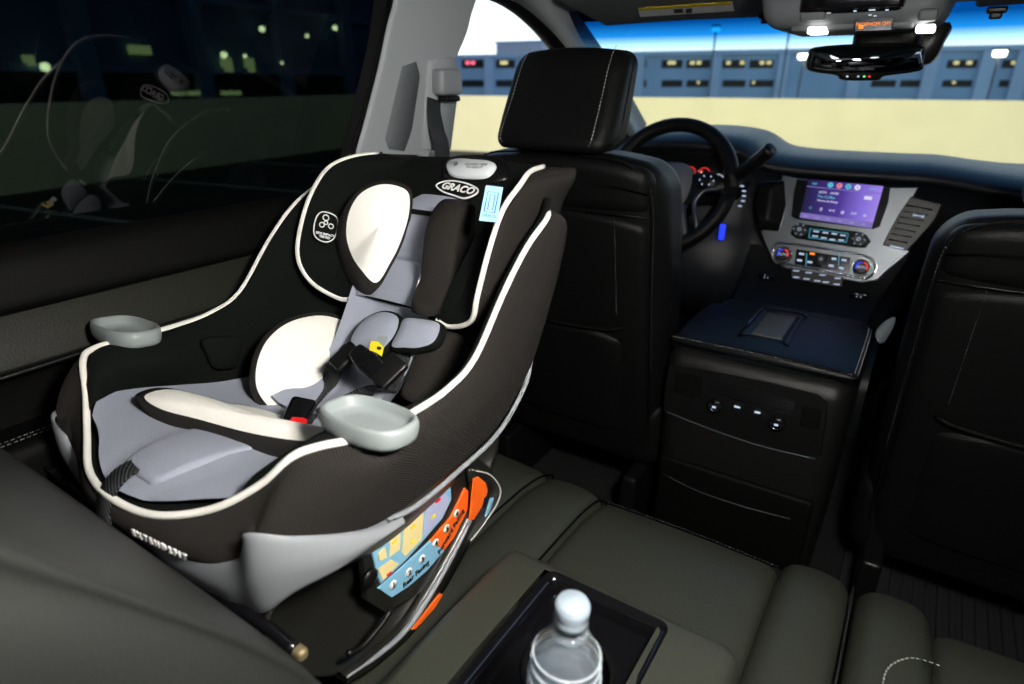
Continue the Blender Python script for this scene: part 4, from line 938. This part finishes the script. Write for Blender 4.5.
# body pads
def mir(p): return V((2*CX-p.x, p.y, p.z))
bo = [onx(*q) for q in ((251, 388, -.775), (253, 360, -.785), (266, 335, -.795), (290, 318, -.80), (322, 312, -.80), (350, 320, -.785), (362, 335, -.76), (357, 360, -.745), (335, 385, -.74), (305, 405, -.745), (278, 418, -.755), (262, 408, -.765))]
v, f, fm = pad(bo, (.80, -.40, .45), .034, .018, border=.085, pw=4); obj('body_pad', v, f, ['white', 'brown'], C, fm=fm)
v, f, fm = pad([onx(*q, -.575) for q in ((402, 398), (412, 366), (424, 342), (438, 329), (449, 334), (454, 352), (450, 378), (432, 396))], (-1, -.25, .1), .030, .012, border=.085, pw=4); obj('body_pad', v, f, ['white', 'brown'], C, fm=fm)
# body insert (grey) running up the back
rows = []
bl_ = cr([(0, .50, .668), (0, .57, .672), (0, .615, .70), (0, .65, .745), (0, .678, .79), (0, .70, .82)], False, 5)
for i, q in enumerate(bl_):
    hw = .085; r = []
    for j in range(-6, 7):
        u = j/6; r.append(V((CX+u*hw, q.y-.012*abs(u)**3, q.z+.02*abs(u)**4-(.004 if abs(abs(u)-.5) < .09 else 0))))
    rows.append(r)
obj('body_insert', *loft(rows, 2, 2), 'grey', C)
# shoulder flaps
for (sg, pts) in ((-1, ((350, 345), (353, 332), (365, 318), (382, 311), (396, 313), (402, 320), (398, 335), (388, 348), (378, 356), (366, 352))), (1, ((390, 348), (398, 330), (404, 318), (420, 318), (440, 322), (443, 330), (436, 344), (420, 350), (405, 350)))):
    op = [onp(*q, (CX, .615, .765), (0, -.66, .75)) for q in pts]
    v, f, fm = pad(op, (0, -.66, .75), .014, .010, border=.10, pw=3); obj('shoulder_pad', v, f, ['grey', 'knit'], C, fm=fm)

# ---- head support: winged shell with cream piping
HU = [ # rim d,y,z ; plate y,z ; outer back y,z
    ((.120, .668, .782), (.672, .795), (.72, .775)), ((.168, .655, .805), (.68, .82), (.75, .80)), ((.186, .648, .850), (.71, .86), (.79, .85)), ((.190, .672, .910), (.755, .905), (.83, .90)),
    ((.190, .705, .957), (.795, .945), (.87, .95)), ((.192, .745, .985), (.83, .966), (.90, .977)), ((.180, .790, .997), (.86, .979), (.925, .990)), ((.170, .845, .998), (.885, .985), (.93, .992))]
rows = []
for (rd, ry, rz), (py_, pz_), (oy, oz) in HU:
    half = [(0, py_, pz_), (.07, py_, pz_+.001), (.125, py_-.006, pz_+.004), (rd-.040, py_+(ry-py_)*.35, pz_+(rz-pz_)*.35+.004), (rd-.016, py_+(ry-py_)*.85, pz_+(rz-pz_)*.9), (rd-.004, ry-.001, rz+.003), (rd, ry, rz), (rd+.010, ry+.012, rz+.001), (rd+.016, ry+(oy-ry)*.5, rz+(oz-rz)*.5), (rd+.008, oy-.01, oz), (rd-.02, oy, oz)]
    rows.append([P(q[0], q[1], q[2], -1) for q in half[:0:-1]]+[P(*q) for q in half])
vv, ff = loft(rows, 4, 5)
ncol = (len(rows[0])-1)*4+1; fm = []
for q in ff:
    j = min(q) % ncol; hc = (ncol-1)//2; k = abs(j+.5-hc)/4; fm.append(1 if k > 6 else 0)
HS = obj('head_support', vv, ff, ['knit', 'brown'], C, fm=fm)
rim = [P(*h[0]) for h in HU]; 
pl = [V((CX, .675, .785))]
hp = [mir(q) for q in rim[::-1]]
for pth in (hp+[V((CX-.09, .672, .785))], [V((CX+.09, .672, .785))]+rim): obj('head_piping', *tube([q+V((0, -.002, .003)) for q in pth], .0040, 8), 'piping', HS)
# top bridge with grey-white height handle
rows = []
for (y_, z_, hw) in ((.855, .975, .16), (.875, .989, .16), (.90, .995, .155), (.925, .990, .15), (.935, .975, .15), (.93, .90, .15)):
    rows.append([(CX-hw, y_+.01, z_-.004), (CX-hw*.5, y_, z_), (CX, y_-.002, z_+.001), (CX+hw*.5, y_, z_), (CX+hw, y_+.01, z_-.004)])
obj('head_bridge', *loft(rows, 4, 4), 'knit', HS)
hb = onp(474, 165, (CX, .875, 1.0), (0, -.6, .8))
HN = V((.0, -.6, .8)).normalized()
def HP(px_, py_, off=0, c=(CX, .845, .977)): return onp(px_, py_, V(c), HN)+HN*off
obj('handle_hood', *prism([HP(*q, .004) for q in ((444, 180), (442, 168), (450, 158), (475, 154), (500, 157), (508, 166), (506, 180), (475, 184))], HN, .03, .006, 4), 'plastic', HS)
hl = obj('height_handle', *prism([HP(*q, .012) for q in ((449, 174), (449, 167), (458, 163), (475, 163), (494, 166), (497, 171), (488, 180), (470, 181), (455, 179))], HN, .014, .004, 4), mat('handle_plastic', (.62, .66, .68), .5), HS)
hx = (HP(494, 171)-HP(452, 170)).normalized(); hy = HN.cross(hx)
text('SQUEEZE HERE\nTO ADJUST', .0065, HP(478, 172, .0135), hx, hy, 'shell', hl, 'handle_text')
obj('handle_mark', *lathe([(.005, .001), (.005, 0)], HP(459, 170, .013), HN, 4), 'shell', hl)
# oval badge with lettering
bc = (CX, .828, .972)
def BP(px_, py_, off=0): return onp(px_, py_, V(bc), HN)+HN*off
ring = [BP(*q, .006) for q in ((438, 188), (447, 184), (458, 184), (470, 187), (479, 192), (477, 197), (466, 201), (455, 198), (444, 194))]
bd = obj('badge', *prism(ring, HN, .006, .001, 5), 'knit', HS)
obj('badge_ring', *tube(ring, .0015, 6, True, 5), 'wprint', bd)
bx1 = (BP(475, 194.5)-BP(443, 188)).normalized(); text('GRACO', .0195, BP(460, 192, .008), bx1, HN.cross(bx1), 'wprint', bd, 'badge_text', bold=.0006)
# round-cornered emblem patch on the left wing: two abstract figures in a frame
en = V((.80, -.35, .45)).normalized(); ep = onx(325, 228, -.826)
def EP(px_, py_, off=0): return onp(px_, py_, ep, en)+en*(.006+off)
pt = [EP(*q) for q in ((313, 233), (315, 220), (321, 213), (333, 216), (337, 223), (334, 238), (326, 243), (317, 240))]
em = obj('wing_patch', *prism(pt, en, .006, .001, 3), 'knit', HS); obj('patch_outline', *tube(pt, .0011, 6, True, 3), 'wprint', em)
for (qx, qy, r_) in ((325, 219, .0048), (321, 226, .004), (330, 227.5, .004), (325, 224, .003)):
    ec = EP(qx, qy, .001); a1, a2 = frame(en); obj('patch_ring', *tube([ec+a1*math.cos(t_)*r_+a2*math.sin(t_)*r_ for t_ in [k*PI/4 for k in range(8)]], .0010, 5, True, 3), 'wprint', em)
ex = (EP(334, 236)-EP(316, 232)).normalized(); text('SIDE IMPACT\nTESTED', .0052, EP(324, 237, .001), ex, en.cross(ex), 'wprint', em, 'patch_text', bold=.0002)
# quilted grey head rest pad
rows = []; hl_ = cr([(0, .668, .800), (0, .690, .848), (0, .735, .893), (0, .785, .932), (0, .803, .944)], False, 8)
for i, q in enumerate(hl_):
    t = i/(len(hl_)-1); hw = .052+.022*(1-t); r = []
    gr = sum(math.exp(-((t-g_)/.026)**2) for g_ in (.36, .68))
    for j in range(-6, 7):
        u = j/6; r.append(V((CX+u*hw, q.y-.006+.006*gr, q.z-.001+.005*(1-u**4)-.010*gr)))
    rows.append(r)
obj('head_insert', *loft(rows, 2, 2), 'grey', HS)
ho = [onx(*q) for q in ((342, 240, -.800), (346, 216, -.796), (358, 198, -.785), (378, 189, -.765), (398, 191, -.742), (409, 200, -.722), (408, 224, -.722), (399, 252, -.706), (389, 272, -.704), (374, 294, -.712), (358, 280, -.742), (347, 262, -.785))]
n_ = (.80, -.38, .46)
v, f, fm = pad([q+V(n_)*.030+V((.005, -.012, .005)) for q in ho], n_, .070, .016, border=.10, pw=2.2); obj('head_pad', v, f, ['white', 'brown'], HS, fm=fm)
nr = V((-.95, -.10, .02)).normalized(); hq = [mir(q)+V((-.006, -.040, .004)) for q in ho]; hc = sum(hq, V((0, 0, 0)))/len(hq)
v, f, fm = pad([q-nr*((q-hc).dot(nr)*.9) for q in hq], nr, .044, .003, border=.22, pw=4); obj('head_pad', v, f, ['white', 'brown'], HS, fm=fm)
# light blue care tag on the right wing
tn = V((.55, -.75, .35)).normalized(); tp_ = onx(491, 205, -.468)
TG = [onp(*q, tp_, tn)+tn*.004 for q in ((486, 186), (503, 188), (497, 223), (479, 221))]
tg = obj('wing_tag', *prism(TG, tn, .0015), 'sky', HS, smooth=False, label='light blue printed tag')
def TP(px_, py_, o=.0006): return onp(px_, py_, tp_, tn)+tn*(.004+o)
def rl(pts, r_, nm, m_, par): return obj(nm, *tube(pts, r_, 4, True, 1), m_, par)
rl([TP(*q) for q in ((488, 192), (498.5, 193.5), (494.5, 213.5), (484, 212))], .0007, 'tag_print', 'navy', tg); rl([TP(*q) for q in ((490.5, 195), (495, 195.7), (492.5, 210.5), (487.5, 210))], .0006, 'tag_print', 'navy', tg)
tx = (TP(496, 217)-TP(483, 215)).normalized(); text('GRACO', .005, TP(489, 216.5, .001), tx, tn.cross(tx), 'navy', tg, 'tag_text')

# ---- harness
SNV = V((0, -.6, .8))
cl_c = onp(373, 367, (CX, .585, .735), (0, -.6, .8))
for sgn, pts in ((-1, (onx(392, 350, -.655), onx(372, 362, -.69), onx(352, 358, -.72), onx(338, 368, -.73), onx(328, 392, -.725), onx(308, 417, -.715))), (1, (onx(398, 352, -.625), onx(388, 375, -.62), onx(378, 392, -.625), onx(350, 405, -.64), onx(322, 420, -.66)))):
    n_ = len(pts); wd = [V((.75, 0, .35)) if i < 2 else V((.45, .55, .5)) for i in range(n_)]
    obj('harness_strap', *ribbon([(p_+V((0, -.004, .008)), d_) for p_, d_ in zip(pts, wd)], .036, .004), 'web', C)
obj('strap_cover', *ribbon([(onx(402, 325, -.63), V((1, .2, .2))), (onx(398, 350, -.625), V((1, .2, .2))), (onx(395, 372, -.615), V((1, .2, .2))), (onx(385, 390, -.61), V((1, .2, .2)))], .045, .010), 'web', C)
clp = obj('chest_clip', *rb((0, 0, 0), (.062, .034, .016), .007, lambda u, p: V((p.x, p.y*(1-.25*abs(u.x)), p.z))), 'gloss', C)
# orient the clip by baking its vertices
def bake(o, c, xd, nd):
    xd = V(xd).normalized(); nd = V(nd); nd = (nd-xd*nd.dot(xd)).normalized(); yd = nd.cross(xd); off = wloc(o.parent)
    for v_ in o.data.vertices: q = v_.co+off; v_.co = V(c)+xd*q.x+yd*q.y+nd*q.z-off
cc1 = onp(374, 368, (CX, .575, .745), (0, -.6, .8)); bake(clp, cc1+V((0, -.01, .012)), (.93, -.05, -.45), (.1, -.6, .8))
cw = obj('clip_wing', *rb((0, 0, 0), (.026, .044, .010), .004), 'plastic', clp); bake(cw, onp(350, 362, (CX, .575, .745), (0, -.6, .8))+V((0, -.008, .012)), (.93, -.05, -.45), (.1, -.6, .8))
cw = obj('clip_wing', *rb((0, 0, 0), (.030, .048, .012), .004), 'plastic', clp); bake(cw, onp(394, 376, (CX, .575, .745), (0, -.6, .8))+V((0, -.008, .010)), (.93, -.05, -.45), (.1, -.6, .8))
for k in range(3): 
    rr_ = obj('clip_rib', *tube([(-.012+k*.008, -.012, .0085), (-.012+k*.008, .012, .0085)], .0015, 5, n=1), 'plastic', clp); bake(rr_, cc1+V((0, -.01, .012)), (.93, -.05, -.45), (.1, -.6, .8))
yt = [onp(*q, (CX, .585, .77), (0, -.6, .8)) for q in ((376, 346), (383, 347), (388, 352), (386, 361), (380, 357), (374, 355))]
yl = obj('harness_label', *prism([q+SNV*.014 for q in yt], SNV, .002), 'yellow', C, smooth=False, label='small yellow warning label')
obj('label_print', *rb(yt[3].lerp(yt[1], .5)+SNV*.0155, (.006, .004, .004), .001, seg=1, mid=1), 'ink', yl)
obj('label_tail', *prism([onp(*q, (CX, .585, .77), (0, -.6, .8))+SNV*.013 for q in ((383, 340), (392, 342), (388, 350), (380, 348))], SNV, .002), 'cup', C, smooth=False)
# crotch buckle
bk_c = onz(292, 424, .705)
bu = obj('buckle', *rb((0, 0, 0), (.034, .042, .018), .007, lambda u, p: V((p.x*(1+.12*u.y), p.y, p.z))), 'gloss', C); bake(bu, bk_c+V((-.012, .022, .004)), (.90, .35, -.1), (.15, -.45, .9))
rbn = obj('red_button', *rb((0, 0, 0), (.022, .014, .008), .003), 'red', bu); bake(rbn, onz(298, 423, .722), (.90, .35, 0), (.15, -.5, .85))
obj('crotch_strap', *ribbon([(bk_c+V((-.01, .03, -.002)), V((1, .3, 0))), (bk_c+V((0, .0, -.012)), V((1, .3, 0))), (bk_c+V((.0, -.02, -.03)), V((1, .3, 0)))], .036, .004), 'web', C)
# white instruction labels on the inside right pad
wl = [onx(*q, -.592) for q in ((413, 352), (426, 333), (432, 338), (428, 352), (408, 392), (400, 396), (402, 380))]
obj('pad_label', *prism([q+V((.0, -.0, .0)) for q in wl], (.5, -.75, .4), .002), 'cup', C, smooth=False, label='pale instruction label')
# front lettering on the lip

text('E X T E N D 2 F I T', .0105, (-.568, .2180, .692), V((1, .10, .02)), (0, 0, 1), 'wprint', C, 'front_lettering', ext=.0008, bold=.00035)
# little grey belt guide on the far rim
obj('belt_guide', *rb(onx(204, 329, -.905), (.03, .045, .012), .005), 'shell', C)
# insert pocket pull on the far inner wall
pk = [onx(*q, -.868)+V((.012, 0, 0)) for q in ((200, 338), (236, 336), (236, 355), (232, 366), (212, 367), (204, 355))]
obj('side_flap', *prism(pk, (1, -.2, .2), .012, .004, 4), 'knit', C)

# ---- base
prof = [(.275, .60), (.265, .53), (.325, .452), (.39, .412), (.46, .405), (.555, .445), (.655, .525), (.700, .59), (.66, .64), (.40, .64)]
pr = cr([V((0, a_, b_)) for a_, b_ in prof], True, 4)
cpt = sum(pr, V((0, 0, 0)))/len(pr)
rows = [[V((CX+x_, 0, 0))+cpt.lerp(q, s_) for q in pr] for x_, s_ in ((-.155, .9), (-.178, .98), (-.182, 1.0), (-.170, 1.0), (.170, 1.0), (.182, 1.0), (.178, .98), (.155, .9))]
v, f = grid(rows, True); m_ = len(pr); f.append(tuple(range(m_))[::-1]); f.append(tuple(len(v)-m_+i for i in range(m_)))
BS = obj('base', v, f, 'basep', C)
bxp = CX+.186
def BX(px_, py_, o=0): return onx(px_, py_, bxp)+V((o, 0, 0))
def bpan(pts, nm, m_, th=.004, o=0, par=BS, n=0, **k): return obj(nm, *prism([BX(a_, b_, o) for a_, b_ in pts], (1, 0, 0), th, .0008, n), m_, par, smooth=False, **k)
bpan([(362, 556), (372, 540), (420, 490), (448, 462), (475, 455), (492, 470), (486, 505), (462, 550), (420, 592), (385, 612), (366, 600)], 'label_plate', 'basep', .01, .002)
mp = bpan([(370, 552), (384, 536), (402, 520), (425, 500), (440, 480), (447, 470), (449, 498), (440, 517), (422, 538), (402, 560), (378, 582), (374, 570)], 'picture_label', 'sky', .003, .005, label='light blue and yellow instruction sticker')
M['cream'] = mat('label_yellow', (.80, .66, .30), .5); M['lilac'] = mat('label_lilac', (.42, .44, .62), .5); M['dblue'] = mat('label_deep_blue', (.06, .16, .45), .5)
bpan([(388, 530), (398, 522), (397, 548), (386, 556)], 'label_panel', 'cream', .002, .0058, par=mp)
bpan([(401, 521), (421, 507), (419, 538), (402, 555), (399, 551)], 'label_panel', 'cream', .002, .0058, par=mp)
bpan([(375, 552), (382, 545), (384, 556), (376, 560)], 'label_panel', 'cream', .002, .0058, par=mp); bpan([(375, 567), (388, 558), (396, 562), (380, 579)], 'label_panel', 'cream', .002, .0058, par=mp)
bpan([(423, 504), (440, 490), (448, 498), (440, 515), (421, 536)], 'label_panel', 'lilac', .002, .0058, par=mp); bpan([(430, 495), (446, 472), (448, 486), (441, 490)], 'label_panel', 'dblue', .002, .0058, par=mp)
for q in ((386, 572), (435, 499), (391, 540), (410, 525), (410, 540), (430, 515)):
    bpan([(q[0]-3, q[1]+1), (q[0]+2, q[1]-3), (q[0]+3, q[1]-1), (q[0]-2, q[1]+3)], 'label_mark', 'red' if q in ((386, 572), (435, 499)) else 'yellow', .002, .0064, par=mp)
bb = bpan([(376, 587), (400, 566), (428, 540), (442, 549), (424, 570), (405, 586), (389, 596)], 'rear_facing_band', 'sky', .003, .005)
ob = bpan([(428, 540), (448, 517), (458, 497), (463, 487), (466, 490), (466, 506), (460, 525), (442, 549)], 'forward_facing_band', 'orange', .003, .005)
fx = (BX(424, 562)-BX(406, 579)).normalized()
text('Rear Facing', .0115, BX(413, 572, .0062), fx, V((1, 0, 0)).cross(fx), 'ink', bb, 'band_text', bold=.0002)
fx2 = (BX(459, 516)-BX(442, 546)).normalized(); text('Forward Facing', .0115, BX(448, 530, .0062), fx2, V((1, 0, 0)).cross(fx2), 'ink', ob, 'band_text', bold=.0002)
for n_, (qx, qy), par in (('1', (390, 583), bb), ('2', (406, 570.5), bb), ('3', (419, 557.5), bb), ('4', (432.5, 541.5), ob), ('5', (443.5, 527), ob), ('6', (453.5, 512), ob)):
    c = BX(qx, qy, .0052); dk = obj('number_disc', *lathe([(.0065, .0012), (.0065, 0)], c, V((1, 0, 0)), 20), 'wprint', par)
    text(n_, .0105, c+V((.0018, 0, 0)), fx, V((1, 0, 0)).cross(fx), 'ink', dk, 'number', bold=.0002)
# foot: curved rocker with grey edge strip, set out from the base side
bxp = CX+.200
ft = cr([BX(*q) for q in ((480, 478), (475, 505), (457, 543), (432, 588), (405, 628), (375, 655), (345, 676))], False, 5)
ft2 = cr([BX(*q) for q in ((489, 480), (484, 512), (468, 548), (446, 588), (418, 628), (385, 660), (347, 684))], False, 5)
v, f = grid([[q+V((-.012, 0, 0)) for q in ft], [q for q in ft], [q.lerp(r_, .3)+V((.003, 0, 0)) for q, r_ in zip(ft, ft2)], [q for q in ft2], [q+V((-.02, 0, 0)) for q in ft2]])
obj('foot_rocker', v, f, 'basep', BS)
obj('rocker_strip', *tube([q+V((.003, 0, 0)) for q in ft[7:]], .0042, 8, n=2, rr=lambda t: .0042*(.45+.55*math.sin(PI*min(1, t*1.1+.05))**.5 if t < .95 else .45)), 'shell', BS)
os_ = bpan([(472, 478), (477, 476), (484, 482), (486, 490), (480, 506), (472, 519), (468, 519), (470, 500)], 'side_sticker', 'orange', .003, .004, label='tall orange sticker with black print'); bpan([(482, 497), (487, 495), (482, 507), (480, 507)], 'sticker_print', 'ink', .002, .005, par=os_)
bpan([(489, 498), (492, 497), (487, 512), (484, 516)], 'side_sticker', 'sky', .003, .004, label='thin light blue sticker')
bpan([(437, 592), (440, 593), (432, 606), (412, 628), (409, 628), (425, 608)], 'side_sticker', 'orange', .003, .006, label='low orange sticker')
obj('lower_anchor_strap', *tube([BX(472, 470), BX(490, 475), BX(500, 488), BX(498, 502), BX(488, 518), BX(478, 532), BX(470, 541)], .0016, 6), 'stitch', BS)
obj('anchor_pad', *prism([BX(*q) for q in ((470, 470), (488, 474), (499, 488), (497, 502), (487, 518), (472, 538), (462, 535), (475, 510))], (1, 0, 0), .008, .002, 3), 'basep', BS)
obj('level_knob', *lathe([(.012, 0), (.012, .004), (.006, .006), (0, .006)], BX(369, 577), V((1, 0, 0)), 20), 'plastic', BS)
obj('level_line', *tube([BX(390, 606, .004), BX(378, 622, .006), (BX(358, 645, .006)), BX(345, 652, .004)], .004, 8), 'plastic', BS)
